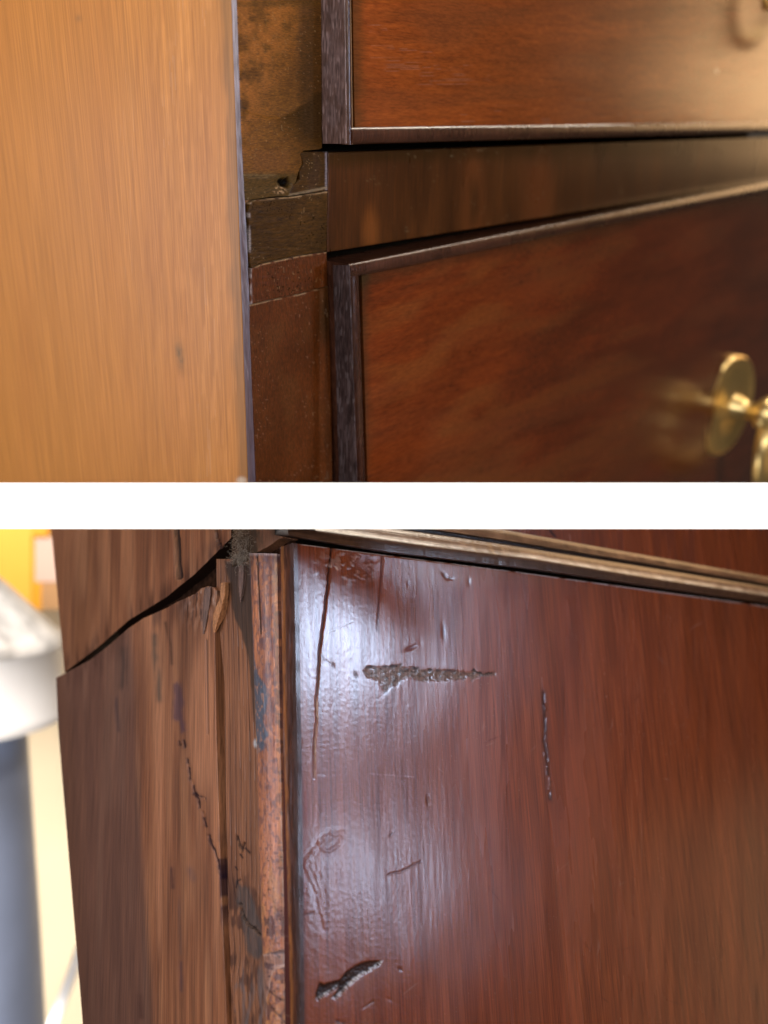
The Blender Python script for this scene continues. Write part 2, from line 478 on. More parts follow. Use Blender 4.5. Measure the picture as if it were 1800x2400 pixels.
# stile, upper piece with its ragged break
def h_su(x, y):
    h = ridges(x, y, 21, 1.0)
    d, t = dline(x, y, [(575, 262), (600, 270), (625, 276), (655, 278)]); h = h - 2.5 * sstep(3, 0, d)
    d = np.hypot((x - 668) / 1.5, y - 428) + 8 * (fbm(x / 9, y / 8, 31) - .5)
    h = h - 12 * sstep(15, 3, d)
    h = h - 3 * sstep(400, 440, y) * sstep(690, 640, x) * .3
    return h
def w_su(x, y, W):
    n = fbm(x / 26, y / 22, 33)
    # lighter rubbed area, dark olive lower right
    over(W, sstep(.2, .7, n) * sstep(720, 590, x + .45 * (y - 150)), (.34, .122, .022), .75)
    over(W, sstep(0, 14, .62 * (x - 566) + (y - 330) * .95 + 20 * (n - .5)) * sstep(420, 395, y) * sstep(330, 200, y - (x - 640)) , (.030, .0155, .0045), .85)
    over(W, sstep(690, 712, x + 14 * (n - .5)) * sstep(345, 300, y), (.04, .02, .008), .6)
    over(W, sstep(10, 3, np.abs(y - 6 - 6 * n)), (.09, .04, .006), .5)
    over(W, sstep(585, 600, x) * sstep(684, 672, x) * sstep(345, 360, y) * sstep(402, 392, y), (.15, .055, .012), .6)
    over(W, sstep(400, 412, y), (.055, .034, .010), .75)
    d = np.hypot((x - 668) / 1.5, y - 428) + 8 * (fbm(x / 9, y / 8, 31) - .5)
    over(W, sstep(14, 6, d), (.004, .003, .002), 1)
    over(W, sstep(18, 10, np.hypot(x - 656, (y - 446) * 1.6)) * sstep(.45, .6, vn(x / 4, y / 4, 36)), (.36, .22, .12), .9)
    over(W, sstep(4, 1.5, np.abs(y - 410 - 5 * np.round((y - 410) / 10))) * sstep(400, 410, y) * sstep(660, 640, x) * vn(x / 8, y / 3, 38), (.2, .13, .06), .5)
    specks(x, y, W, 39, .11, (.26, .17, .08), .6)
stR = [(-240, 751), (-40, 754), (340, 755), (349, 755), (353, 712), (362, 706), (385, 708), (402, 700), (425, 694), (470, 690)]
patch('stile', UP, 1, 0.0, sR, stR, [(540, -220), (760, -220)], [(560, 470), (590, 468), (640, 461), (690, 458), (760, 455)], 2.4, M_stile, chest, h_su, w_su, .006, 1.2)

# little tenon block let in at the end of the rail
def h_tb(x, y): return ridges(x, y, 41, .8) + .6 * (vn(x / 12, y / 20, 43) - .5)
def w_tb(x, y, W):
    over(W, sstep(.5, .7, vn(x / 14, y / 30, 44)), (.055, .028, .016), .6)
    over(W, sstep(4.5, 1.5, np.abs(x - 765)) , (.20, .17, .20), .8)
    over(W, sstep(4.5, 1.5, np.abs(y - 453 + .2 * (x - 700))) , (.22, .16, .10), .7)
    specks(x, y, W, 45, .12)
patch('tenon_block', UP, 1, -0.0002, [(350, 708), (362, 704), (385, 711), (402, 702), (420, 704), (432, 688), (460, 676)], [(340, 767), (470, 768)],
      [(660, 357), (770, 356)], [(660, 462), (700, 456), (768, 446)], 2.4, M_patch, chest, h_tb, w_tb, .006, 1.5)

# two repair patches, proud of each other by a hair
def mk_patch(name, val, left, right, top, bottom, seed):
    def h(x, y): return ridges(x, y, seed, 1.1)
    def w_(x, y, W):
        T = np.interp(x, *zip(*top)); L = np.interp(y, *zip(*left))
        ln = sstep(3.6, 1.0, np.abs(y - T - 1.0)) * sstep(.25, .5, vn(x / 9, y / 9, seed + 3))
        over(W, ln, (.30, .19, .10), .8)
        over(W, sstep(4, 1, np.abs(x - L - 1.5)) * sstep(.3, .6, vn(x / 9, y / 14, seed + 4)), (.26, .22, .22), .7)
        specks(x, y, W, seed + 5, .16, (.24, .16, .08), .6)
        specks(x, y, W, seed + 8, .2, (.012, .007, .003))
    return patch(name, UP, 1, val, left, right, top, bottom, 2.4, M_patch if seed < 60 else M_stile_red, chest, h, w_, .006, 1.0)
tA = [(560, 484), (590, 474), (600, 468), (690, 460.5), (770, 448)]
tB = [(560, 640), (592, 629), (612, 619), (700, 600), (770, 590)]
tC = [(560, 722), (590, 714), (640, 702), (700, 690), (780, 668)]
up2 = lambda pts, d: [(a, b + d) for a, b in pts]
lft = [(440, 588), (480, 585), (500, 583), (600, 585), (640, 590), (660, 586), (720, 588)]
mk_patch('repair_patch', -.0003, lft, [(440, 768), (600, 765)], tA, up2(tB, -2.0), 51)
mk_patch('repair_patch', -.0001, lft, [(580, 765), (700, 769)], tB, up2(tC, -1.5), 62)
def h_sl(x, y): return .5 * ridges(x, y, 71, 1.0) + .35 * (vn(x / 7, y / 8, 73) - .5)
def w_sl(x, y, W):
    T = np.interp(x, *zip(*tC))
    over(W, sstep(3.2, .8, np.abs(y - T - 1)) * sstep(.3, .5, vn(x / 9, y / 9, 74)), (.28, .18, .10), .7)
    over(W, sstep(740, 765, x + 10 * vn(x / 20, y / 40, 75)) * sstep(830, 760, y), (.03, .016, .006), .7)
    over(W, sstep(.5, .75, fbm(x / 40, y / 60, 76)), (.10, .034, .009), .45)
    specks(x, y, W, 77, .14, (.25, .15, .09), .6)
patch('stile', UP, 1, 0.0, [(660, 586), (760, 586), (1150, 601)], [(660, 768), (720, 771), (970, 777), (1150, 779)], tC, [(560, 1150), (800, 1150)], 2.4, M_stile_red, chest, h_sl, w_sl, .006, 1.2)

# rail between the drawers
rT = [(760, 358), (1840, 321)]; rB = [(760, 592), (1300, 505), (1840, 416)]
def h_rl(x, y): return .5 * (vn(x / 6, y / 90, 81) - .5) * sstep(900, 780, x) + .3 * (vn(x / 12, y / 90, 82) - .5)
def w_rl(x, y, W):
    over(W, np.exp(-(((x - 1110) / 26) ** 2)) * sstep(.2, .6, vn(x / 30, y / 120, 83)), (.16, .045, .010), .6)
    over(W, np.exp(-(((x - 1265) / 40) ** 2)) * sstep(.2, .6, vn(x / 40, y / 110, 84)), (.18, .05, .012), .55)
    over(W, sstep(60, 10, np.hypot((x - 868) / .5, (y - 540) * .7)), (.2, .06, .010), .6)
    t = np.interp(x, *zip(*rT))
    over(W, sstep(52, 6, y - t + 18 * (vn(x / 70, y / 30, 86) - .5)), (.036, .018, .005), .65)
    specks(x, y, W, 85, .1, (.2, .15, .08), .5)
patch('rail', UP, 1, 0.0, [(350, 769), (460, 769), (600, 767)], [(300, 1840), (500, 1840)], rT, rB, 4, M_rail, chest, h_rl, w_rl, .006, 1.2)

# dark hollow of the carcass behind the joints
def box(name, lo, hi, mat, parent):
    x0, y0, z0 = lo; x1, y1, z1 = hi
    V = [(x, y, z) for z in (z0, z1) for y in (y0, y1) for x in (x0, x1)]
    F = [(0, 2, 3, 1), (4, 5, 7, 6), (0, 1, 5, 4), (2, 6, 7, 3), (0, 4, 6, 2), (1, 3, 7, 5)]
    return pydata(name, V, F, mat, parent)
a = UP.on(1840, -220, 1, .008); b = UP.on(600, 1170, 1, .008)
box('carcass_core', (.006, .008, b[2]), (a[0], .060, UP.on(600, -220, 1, .008)[2]), M_dark, chest)

# drawers ----------------------------------------------------------
def drawer_depth(xg, xf, y):
    xa = UP.on(xg, y, 1, 0.0)[0]
    return xa, -UP.on(xf, y, 0, xa)[1]
xa, PR = drawer_depth(754, 809, 180)
BD = .0014                                             # how far the bead stands above the drawer front
PF = PR - BD

def arc(c, r0, r1, a0, a1, n):
    return [(c[0] + r0 * math.cos(a0 + (a1 - a0) * k / (n - 1)), c[1] + r1 * math.sin(a0 + (a1 - a0) * k / (n - 1))) for k in range(n)]

def v_bead(name, parent, top, bot, mat=M_bead):
    """upright bead at a drawer's left side; top/bot = (front left px, front right px, y px)"""
    S = []
    for (x0, x1, y) in (top, bot):
        A = UP.on(x0, y, 1, -PR); B = UP.on(x1, y, 1, -PR)
        A[0] = max(A[0], xa + .0001)
        z = A[2]; w_ = B[0] - A[0]
        prof = [(A[0], .006), (A[0], -PR + w_ * .5)]
        prof += [(A[0] + w_ * .5 - w_ * .5 * math.cos(t), -PR + w_ * .38 - w_ * .42 * math.sin(t)) for t in np.linspace(.15, math.pi - .15, 9)]
        prof += [(B[0], -PF + .0006), (B[0], .006)]
        S.append([[p[0], p[1], z] for p in prof])
    o = loft(name, S, mat, parent, 120, .00004)
    paint(o, len(S[0]), lambda t, i: (.17, .10, .085, .55 * float(vn(np.array(t * 60), np.array(i * .7), 271))) if i in (2, 3) else (.03, .012, .008, .5 * float(vn(np.array(t * 40), np.array(i * .9), 272))))  # paler highlight painted on the rounded outer edge
    return o

def h_bead(name, parent, left, right, mat=M_bead, step=0.0):
    """level bead; left/right = (x px, top y px, bottom y px) on the bead's front plane"""
    S = []
    for (x, t, b_) in (left, right):
        A = UP.on(x, t, 1, -PR); B = UP.on(x, b_, 1, -PR)
        r = (A[2] - B[2]) / 2
        prof = [(.006, B[2]), (-PF + .0002, B[2])]
        prof += [(-PR + .0009 - (r * .55) * math.sin(q), B[2] + r - r * math.cos(q)) for q in np.linspace(.05, math.pi - .05, 13)]
        prof += [(-PF + .0002, A[2]), (.006, A[2])]
        S.append([[A[0], p[0], p[1]] for p in prof])
    o = loft(name, S, mat, parent, 160, .00003)
    paint(o, len(S[0]), lambda t, i: (.38, .27, .18, .7 * float(vn(np.array(t * 90), np.array(i * .8), 273))) if i == 12 else  # pale highlight painted along the upper, worn edge of the bead
          ((.020, .009, .006, .75) if i in (1, 2, 3, 15) else (.05, .02, .012, .5 * float(vn(np.array(t * 50), np.array(i * .9), 274)))))
    return o

def figure(seed, tilt, dark):
    def w_(x, y, W):
        q = y + tilt * x
        over(W, sstep(.45, .85, fbm(x / 260, q / 52, seed)), dark, .45)
        over(W, sstep(.55, .8, vn(x / 120, q / 12, seed + 1)), (.055, .016, .006), .16)
        over(W, sstep(.62, .8, vn(x / 40, q / 3.2, seed + 2)), (.045, .014, .006), .22)
        over(W, sstep(.55, .8, vn(x / 150, q / 60, seed + 3)), (.20, .055, .014), .25)
    return w_
def h_df(seed):
    return lambda x, y: .25 * (vn(x / 60, y / 5, seed) - .5) + .3 * (vn(x / 50, y / 50, seed + 1) - .5)

# dusty outer faces of the upright beads
def bead_side(parent, eg, ef, y0, y1, c0, c1, seed):
    def h(x, y): return .35 * (vn(x / 4, y / 40, seed) - .5) + .25 * (vn(x / 5, y / 6, seed + 1) - .5)
    def w_(x, y, W):
        k = sstep(y0, y1, y)
        over(W, .65 + .35 * fbm(x / 5, y / 60, seed + 2), c0, .95)
        over(W, sstep(.35, .65, fbm(x / 26, y / 46, seed + 3)), c1, .75)
        over(W, sstep(.62, .8, vn(x / 3, y / 26, seed + 4)), tuple(.45 * q for q in c1), .5)
        over(W, sstep(.66, .85, vn(x / 3, y / 20, seed + 5)), tuple(min(1, 1.5 * q + .02) for q in c0), .6)
    return patch('bead_face', UP, 0, xa - .0002, eg, ef, [(740, y0), (830, y0)], [(740, y1), (850, y1)], 2.2, M_bead, parent, h, w_, .0008, 1.0)

# upper drawer
f1 = figure(101, .02, (.10, .026, .008))
def w_d1(x, y, W):
    f1(x, y, W)
    over(W, sstep(40, 5, x - 832 + 10 * vn(x / 20, y / 30, 104)), (.06, .03, .009), .6)
    over(W, sstep(9, 2, np.hypot((x - 1680) / .8, y - 166)), (.6, .5, .4), .8)
d1 = patch('drawer', UP, 1, -PF, [(-220, 823), (-40, 826), (310, 832)], [(-40, 1850), (310, 1850)], [(820, -220), (1850, -220)], [(820, 303), (900, 301), (1850, 289)], 4, M_drawer_lit, chest, h_df(105), w_d1, .003, 0)
d1['label'] = 'upper drawer, its lower edge in view'
v_bead('cock_bead', d1, (803, 822, -220), (813, 833, 339))
h_bead('cock_bead', d1, (822, 298, 339), (1850, 286, 309))
bead_side(d1, [(-220, 749), (-40, 752), (340, 755)], [(-220, 803), (-40, 807), (340, 811.5)], -220, 337, (.175, .115, .110), (.11, .060, .048), 301)
# lower drawer
f2 = figure(111, .32, (.07, .018, .007))
def w_d2(x, y, W):
    f2(x, y, W)
    over(W, sstep(.5, .7, fbm(x / 160, (y + .35 * x) / 60, 114)) * sstep(700, 1000, x) * sstep(1750, 1400, x), (.20, .062, .013), .35)
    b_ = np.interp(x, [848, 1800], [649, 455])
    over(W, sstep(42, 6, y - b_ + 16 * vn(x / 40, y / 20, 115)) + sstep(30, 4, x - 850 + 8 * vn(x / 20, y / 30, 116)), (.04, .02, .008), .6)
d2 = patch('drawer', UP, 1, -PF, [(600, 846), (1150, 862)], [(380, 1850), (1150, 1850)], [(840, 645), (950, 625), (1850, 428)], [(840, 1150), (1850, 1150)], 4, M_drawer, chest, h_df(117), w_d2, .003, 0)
d2['label'] = 'lower drawer with brass drop handle'
v_bead('cock_bead', d2, (819, 846, 622), (838, 862, 1150))
h_bead('cock_bead', d2, (819, 619, 652), (1850, 418, 441))

bead_side(d2, [(600, 779), (1150, 795)], [(600, 817), (1150, 836.5)], 622, 1150, (.058, .042, .045), (.034, .021, .020), 311)
def handle(parent, px, py, rpx):
    c = UP.on(px, py, 1, -PF)
    e = UP.on(px, py + rpx, 1, -PF)
    r = abs(c[2] - e[2])
    k = r / .03
    A = Vector((-.17, -1, 0)).normalized()
    base = (c[0], c[1] - .0002, c[2])
    lathe('rosette', base, A, [(r, 0), (r, .003 * k), (r * .97, .0042 * k), (r * .92, .0046 * k), (r * .86, .0038 * k), (r * .8, .003 * k), (r * .34, .0034 * k), (r * .28, .0055 * k), (.02 * r, .006 * k)], M_brass, parent, 48)
    lathe('post', (base[0], base[1] - .006 * k, base[2]), A, [(r * .26, 0), (r * .22, .004 * k), (r * .16, .007 * k), (r * .16, .012 * k), (r * .24, .014 * k), (r * .34, .018 * k), (r * .34, .022 * k), (r * .24, .026 * k), (r * .05, .028 * k)], M_brass, parent, 32)
    p = Vector((base[0], base[1] - .026 * k, base[2]))
    pts = []
    for t in np.linspace(0, 1, 30):
        ang = math.pi * t
        bulge = r * 1.75 * math.sin(ang) ** .7
        q = np.array([(0, 0), (-.32, -.3), (-.42, -.75), (-.15, -1.3), (.5, -1.7), (1.4, -1.9), (2.4, -1.75), (3.1, -1.2), (3.4, 0)])
        qq = np.linspace(0, 1, len(q))
        pts.append(p + Vector((r * np.interp(t, qq, q[:, 0]), -.004 * k * math.sin(ang), r * np.interp(t, qq, q[:, 1]))))
    for _ in range(3):
        pts = [pts[0]] + [(pts[i - 1] + pts[i] * 2 + pts[i + 1]) / 4 for i in range(1, len(pts) - 1)] + [pts[-1]]
    rad = [r * (.12 + .08 * math.sin(math.pi * t)) for t in np.linspace(0, 1, 30)]
    tube('bail', pts, rad, M_brass, parent, 14)
    return c, r
handle(d2, 1697, 950, 96)
handle(d1, 1812, -62, 92)

# ================================================================== white divider band between the two pieces, built as a board
def slab(name, x0, x1, y0, y1, d0, d1_, mat, parent=None):
    A = [at(x0, y0, d0), at(x1, y0, d0), at(x1, y1, d0), at(x0, y1, d0)]
    V = [tuple(p) for p in A] + [(p[0], p[1] + (d1_ - d0), p[2]) for p in A]
    F = [(0, 1, 2, 3), (7, 6, 5, 4), (0, 4, 5, 1), (1, 5, 6, 2), (2, 6, 7, 3), (3, 7, 4, 0)]
    return pydata(name, V, F, mat, parent)
sb = slab('white_divider', -420, 2220, 1131, 1240, .372, .386, M_white)
tag(sb, 'plain white divider band built as a board between the chest of drawers and the scarred cabinet', 'board')

# ================================================================== LOWER: scarred cabinet
LO = Frame(656, 1300, 0.390, (2700, FPX, -490), (-1924, FPX, -721))
cab = LO.empty('corner_cabinet')
tag(cab, 'scarred mahogany cabinet with split side boards and gouged front panel below the white divider', 'cabinet')
ZA = lambda pts: zoomed(0, 1240, .5243, pts)
Z1 = lambda pts: zoomed(450, 1220, .2411, pts)
Z2 = lambda pts: zoomed(450, 1600, .2411, pts)
Z3 = lambda pts: zoomed(450, 2000, .2411, pts)
Z6 = lambda pts: zoomed(650, 1230, .3617, pts)
Z7 = lambda pts: zoomed(1200, 1230, .3617, pts)
Z8 = lambda pts: zoomed(650, 1800, .3617, pts)

# side, board above the open joint
crU = [(100, 1602), (151, 1576), (211, 1531), (240, 1508), (301, 1454), (340, 1430), (392, 1398), (420, 1374), (452, 1349), (503, 1299), (540, 1262), (600, 1244)]
def h_us(x, y):
    h = .3 * (vn(x / 6, y / 120, 121) - .5) + .6 * (vn(x / 40, y / 300, 122) - .5)
    d, t = dline(x, y, [(412, 1200), (413, 1250), (420, 1352)]); h = h - 12 * sstep(8, 5, d)
    d, t = dline(x, y, [(503, 1225), (509, 1262), (524, 1294)]); h = h - 6 * sstep(4, 1.5, d)
    return h
def w_side(x, y, W, seed):
    over(W, sstep(.40, .80, fbm(x / 16, y / 300, seed)), (.085, .029, .014), .5)
    over(W, sstep(.5, .8, vn(x / 5, y / 160, seed + 1)), (.11, .04, .018), .35)
    over(W, sstep(.55, .85, vn(x / 18, y / 260, seed + 2)), (.32, .15, .075), .35)
def w_us(x, y, W):
    over(W, sstep(420, 180, x + 30 * vn(x / 30, y / 200, 126)), (.10, .042, .017), .55)
    w_side(x, y, W, 123)
    d, t = dline(x, y, [(412, 1200), (413, 1250), (420, 1352)]); over(W, sstep(8, 5, d), (.014, .008, .008), .95)
    d, t = dline(x, y, [(503, 1225), (509, 1262), (524, 1294)]); over(W, sstep(4, 1.5, d), (.012, .006, .004), .9)
    b_ = np.interp(x, *zip(*crU))
    over(W, sstep(60, 5, b_ - y) * sstep(.5, .8, vn(x / 7, y / 70, 127)), (.03, .012, .01), .6)
patch('side_panel', LO, 0, -.0010, [(1200, 114), (1240, 119.5), (1578, 151), (1610, 153)], [(1200, 541), (1290, 541), (1620, 541)], [(100, 1222), (600, 1222)], crU, 3.5, M_side, cab, h_us, w_us, .010, 1.5, .95)['label'] = 'upper side board with a dark groove'

# side, board below the joint
crL = [(100, 1604), (131, 1588), (142, 1583), (180, 1563), (211, 1546), (255, 1512), (301, 1472), (335, 1449), (360, 1438), (392, 1424), (412, 1412), (430, 1404), (456, 1392), (470, 1379), (486, 1374), (500, 1376), (506, 1384), (540, 1384)]
blot = ZA([(772, 690), (812, 684), (822, 770), (820, 850), (828, 900), (812, 910), (800, 860), (768, 850), (776, 760)])
cracks = [ZA([(838, 1030), (848, 1080), (852, 1115), (866, 1150), (872, 1185), (888, 1205), (893, 1245)]), ZA([(868, 1180), (900, 1195), (916, 1205)]),
          ZA([(908, 1268), (914, 1300), (922, 1330)]), ZA([(935, 1370), (945, 1410), (962, 1440), (970, 1475)]), ZA([(975, 1480), (986, 1560)]),
          ZA([(822, 945), (828, 975)]), ZA([(803, 950), (806, 965)])]
def h_ls(x, y):
    h = .35 * (vn(x / 6, y / 140, 131) - .5) + .8 * (vn(x / 50, y / 400, 132) - .5)
    for c in cracks:
        d, t = dline(x, y, c); h = h - 1.4 * sstep(4.2, 1, d + 2 * (vn(x / 4, y / 5, 133) - .5))
    torn = sstep(75, 15, np.hypot((x - 478) * .9, (y - 1415) * .8)) * sstep(395, 440, x)
    h = h + torn * (6 * (fbm(x / 5, y / 34, 134) - .55) + 2.5 * (fbm(x / 11, y / 12, 135) - .5))
    d, t = dline(x, y, [(484, 1500), (486, 1600), (488, 1720)]); h = h - 2 * sstep(3, 1, d)
    return h
def w_ls(x, y, W):
    ed = np.interp(y, [1500, 1700, 2400], [310, 326, 362])
    q = x + 22 * (vn(x / 60, y / 260, 136) - .5)
    w_side(x, y, W, 137)
    over(W, sstep(ed + 10, ed - 22, q), (.074, .036, .028), .74)                 # old dark varnish left on the rear half
    over(W, sstep(ed - 120, ed - 190, q), (.07, .030, .016), .5)
    over(W, sstep(.5, .8, vn(x / 22, y / 420, 141)) * sstep(ed, ed + 20, q), (.36, .160, .082), .55)
    over(W, sstep(-6, 7, spoly(x, y, blot) + 9 * (fbm(x / 5, y / 16, 142) - .5)), (.060, .030, .042), .78)
    for c in cracks:
        d, t = dline(x, y, c); over(W, np.exp(-(d / (1.5 + 5.0 * fbm(x / 7, y / 9, 133) ** 1.5)) ** 2) * sstep(.18, .4, vn(x / 9, y / 13, 128)), (.020, .010, .012), .95)
    for c, wd, col in ((ZA([(690, 480), (692, 560), (705, 650), (712, 760)]), 11, (.055, .042, .030)), (ZA([(552, 540), (556, 620), (550, 700)]), 13, (.045, .028, .024)),
                       (ZA([(518, 760), (530, 900)]), 6, (.05, .03, .03)), (ZA([(740, 420), (762, 520), (770, 600)]), 6, (.06, .025, .013)),
                       (ZA([(770, 1520), (772, 1600)]), 7, (.05, .022, .022)), (ZA([(806, 1940), (812, 2060)]), 7, (.07, .033, .034)),
                       (ZA([(800, 1650), (806, 1900)]), 5, (.11, .05, .033)), (ZA([(625, 2090), (632, 2180)]), 8, (.05, .022, .018)), (ZA([(850, 1525), (862, 1560)]), 10, (.11, .055, .045))):
        d, t = dline(x, y, c); over(W, np.exp(-(d / (wd * .8)) ** 2) * sstep(.12, .62, .6 * vn(x / 3.5, y / 60, 143) + .4 * fbm(x / 9, y / 20, 150)), col, .8)
    torn = sstep(75, 15, np.hypot((x - 478) * .9, (y - 1415) * .8)) * sstep(395, 440, x)
    over(W, torn * sstep(.42, .7, fbm(x / 4.5, y / 36, 144)), (.40, .20, .12), .7)
    over(W, torn * sstep(.55, .7, fbm(x / 4, y / 40, 145)), (.035, .018, .014), .8)
    over(W, torn * sstep(.62, .76, fbm(x / 4, y / 14, 146)) * sstep(1440, 1400, y), (.60, .42, .34), .7)
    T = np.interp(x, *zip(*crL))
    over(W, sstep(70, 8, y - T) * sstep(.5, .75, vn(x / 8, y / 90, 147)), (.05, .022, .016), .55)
    over(W, sstep(3, 1, dline(x, y, [(484, 1500), (486, 1600), (488, 1720)])[0]), (.05, .02, .01), .8)
    r = np.interp(y, [1470, 2026, 2400], [503, 516, 530])
    over(W, sstep(9, 3, np.abs(r - x + 3 * vn(x / 10, y / 16, 148))) * sstep(1900, 2060, y) * sstep(2230, 2100, y) * sstep(.3, .6, vn(x / 7, y / 22, 149)), (.02, .01, .02), .8)
patch('side_panel', LO, 0, -.0014, [(1570, 130), (1590, 131), (1712, 136), (2420, 195)], [(1360, 508), (1480, 503), (1700, 506), (2026, 516), (2420, 531)], crL, [(100, 2560), (600, 2560)], 2.8, M_side, cab, h_ls, w_ls, .012, 1.5)['label'] = 'lower side board with stains and a wandering crack'

# bare pine strip at the corner, set back behind the side board
pL = [(1300, 505), (1400, 507), (1500, 515), (2026, 526), (2420, 541)]
pR = [(1300, 588), (1423, 592), (1712, 604), (2026, 612), (2420, 628)]
blob = Z3([(440, 270), (500, 320), (560, 330), (600, 450), (640, 600), (685, 780), (692, 930), (660, 1020), (600, 1030), (530, 950), (500, 800), (475, 620), (430, 450)])
cleft = Z3([(470, 500), (490, 590), (530, 670), (570, 710), (610, 730), (655, 790)])
dark_p = Z1([(300, 380), (560, 430), (600, 900), (640, 1400), (665, 1700), (680, 2300), (640, 2300), (600, 1950), (560, 1500), (520, 1240), (470, 1080), (420, 980), (390, 850), (360, 600)])  # pointed stain of dark grey paint on the upper strip
def pine_lines(x, y):
    l = np.interp(y, *zip(*pL)); r = np.interp(y, *zip(*pR))
    u = (x - l) / (r - l)
    k = np.interp(y, [1500, 2000, 2150], [0, .02, .16])
    q = u * 7.6 + (y - 1500) / 900 + .55 * (vn(u * 2, y / 260, 151) - .5) + k * 9 * (vn(u * 2.5, y / 70, 152) - .5)
    f = np.abs(q - np.round(q))
    return sstep(.2, .04, f) * (.35 + .65 * vn(u * 6, y / 90, 153))
def h_pn(x, y):
    h = .3 * (vn(x / 5, y / 90, 154) - .5) - 1.2 * pine_lines(x, y)
    sr = np.interp(y, [1480, 1700, 2026, 2420], [503, 506, 516, 531]); gw = np.interp(y, [1480, 1600, 2100, 2420], [10, 19, 13, 11])
    h = h - 14 * sstep(gw + 2, gw - 3, x - sr) * sstep(1440, 1490, y)
    d, t = dline(x, y, cleft); h = h - 9 * sstep(5, 1, d + 3 * (vn(x / 4, y / 4, 155) - .5))
    d, t = dline(x, y, Z2([(440, 1500), (480, 1640), (505, 1560)])); h = h - 5 * sstep(4, 1, d)
    return h
def w_pn(x, y, W):
    over(W, pine_lines(x, y), (.045, .018, .012), .85)
    sr = np.interp(y, [1480, 1700, 2026, 2420], [503, 506, 516, 531]); gw = np.interp(y, [1480, 1600, 2100, 2420], [10, 19, 13, 11])
    over(W, sstep(gw + 2, gw - 3, x - sr + 3 * (vn(x / 5, y / 40, 165) - .5)) * sstep(1440, 1490, y), (.026, .010, .006), .95)
    lower = sstep(1980, 2120, y)
    over(W, lower * sstep(.5, .68, fbm(x / 12, y / 46, 156)), (.045, .022, .018), .75)
    over(W, lower * sstep(.55, .75, fbm(x / 10, y / 60, 158)) * sstep(2230, 2300, y), (.10, .075, .075), .7)
    over(W, sstep(-2, 4, spoly(x, y, dark_p) + 4 * (vn(x / 7, y / 20, 159) - .5)), (.040, .027, .022), .88)
    over(W, sstep(-5, 6, spoly(x, y, blob) + 9 * (fbm(x / 7, y / 14, 160) - .5)) * (.6 + .4 * fbm(x / 4, y / 20, 164)), (.045, .043, .046), .82)
    d, t = dline(x, y, cleft); over(W, np.exp(-(d / (1.2 + 4.5 * t * (1.1 - t) + 2 * (fbm(x / 4, y / 4, 155) - .5))) ** 2), (.006, .006, .007), .95)
    for c, wd in ((Z2([(440, 1500), (480, 1640), (505, 1560)]), 6), (Z3([(430, 330), (440, 270), (470, 255)]), 5), (Z2([(520, 1610), (560, 1650)]), 6), (Z3([(420, 130), (440, 160)]), 4), (Z3([(470, 10), (490, 40)]), 5)):
        d, t = dline(x, y, c); over(W, np.exp(-(d / (wd * (.2 + .55 * fbm(x / 5, y / 7, 161)))) ** 2), (.014, .010, .012), .9)
    r = np.interp(y, *zip(*pR))
    over(W, sstep(7, 2, r - x) * sstep(1600, 1660, y), (.30, .14, .075), .4)
    over(W, sstep(9, 3, np.hypot(x - 600, (y - 1742) * .6)), (.30, .36, .42), .6)
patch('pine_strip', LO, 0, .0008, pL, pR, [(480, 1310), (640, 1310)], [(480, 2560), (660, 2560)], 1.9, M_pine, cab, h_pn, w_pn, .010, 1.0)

# worn corner bead, copper and blue paint
bL = [(1290, 587), (1423, 593), (1712, 604), (2026, 612), (2420, 628)]
bR = [(1290, 652), (1319, 653), (1764, 661), (2026, 667), (2193, 671), (2420, 676)]
blue = [(592, 1440), (603, 1540), (620, 1585), (636, 1606), (640, 1640), (630, 1690), (641, 1722), (630, 1757), (610, 1768), (604, 1800), (598, 1700), (590, 1560)]
chipA = Z3([(690, 1000), (800, 960), (920, 930), (920, 1090), (860, 1110), (820, 1190), (810, 1300), (770, 1400), (770, 1560), (720, 1659), (710, 1200)])
def ub(x, y):
    l = np.interp(y, *zip(*bL)); r = np.interp(y, *zip(*bR))
    return (x - l) / (r - l)
def h_cb(x, y):
    u = ub(x, y)
    h = 15 * np.sqrt(np.maximum(0, 1 - ((u - .5) / .52) ** 2))
    h = h + .8 * (vn(x / 5, y / 40, 171) - .5) + .7 * (vn(x / 5, y / 7, 172) - .5)
    d, t = dline(x, y, Z1([(680, 320), (690, 560), (705, 800), (720, 1100)])); h = h - 4 * sstep(3.2, .8, d) * (1 - t * .5)
    h = h - 2.5 * sstep(-2, 3, spoly(x, y, chipA)) * (.6 + .8 * vn(x / 10, y / 10, 173))
    h = h - sstep(.62, .74, u) * sstep(.9, .78, u) * 2.0 * sstep(1900, 1700, y)
    return h
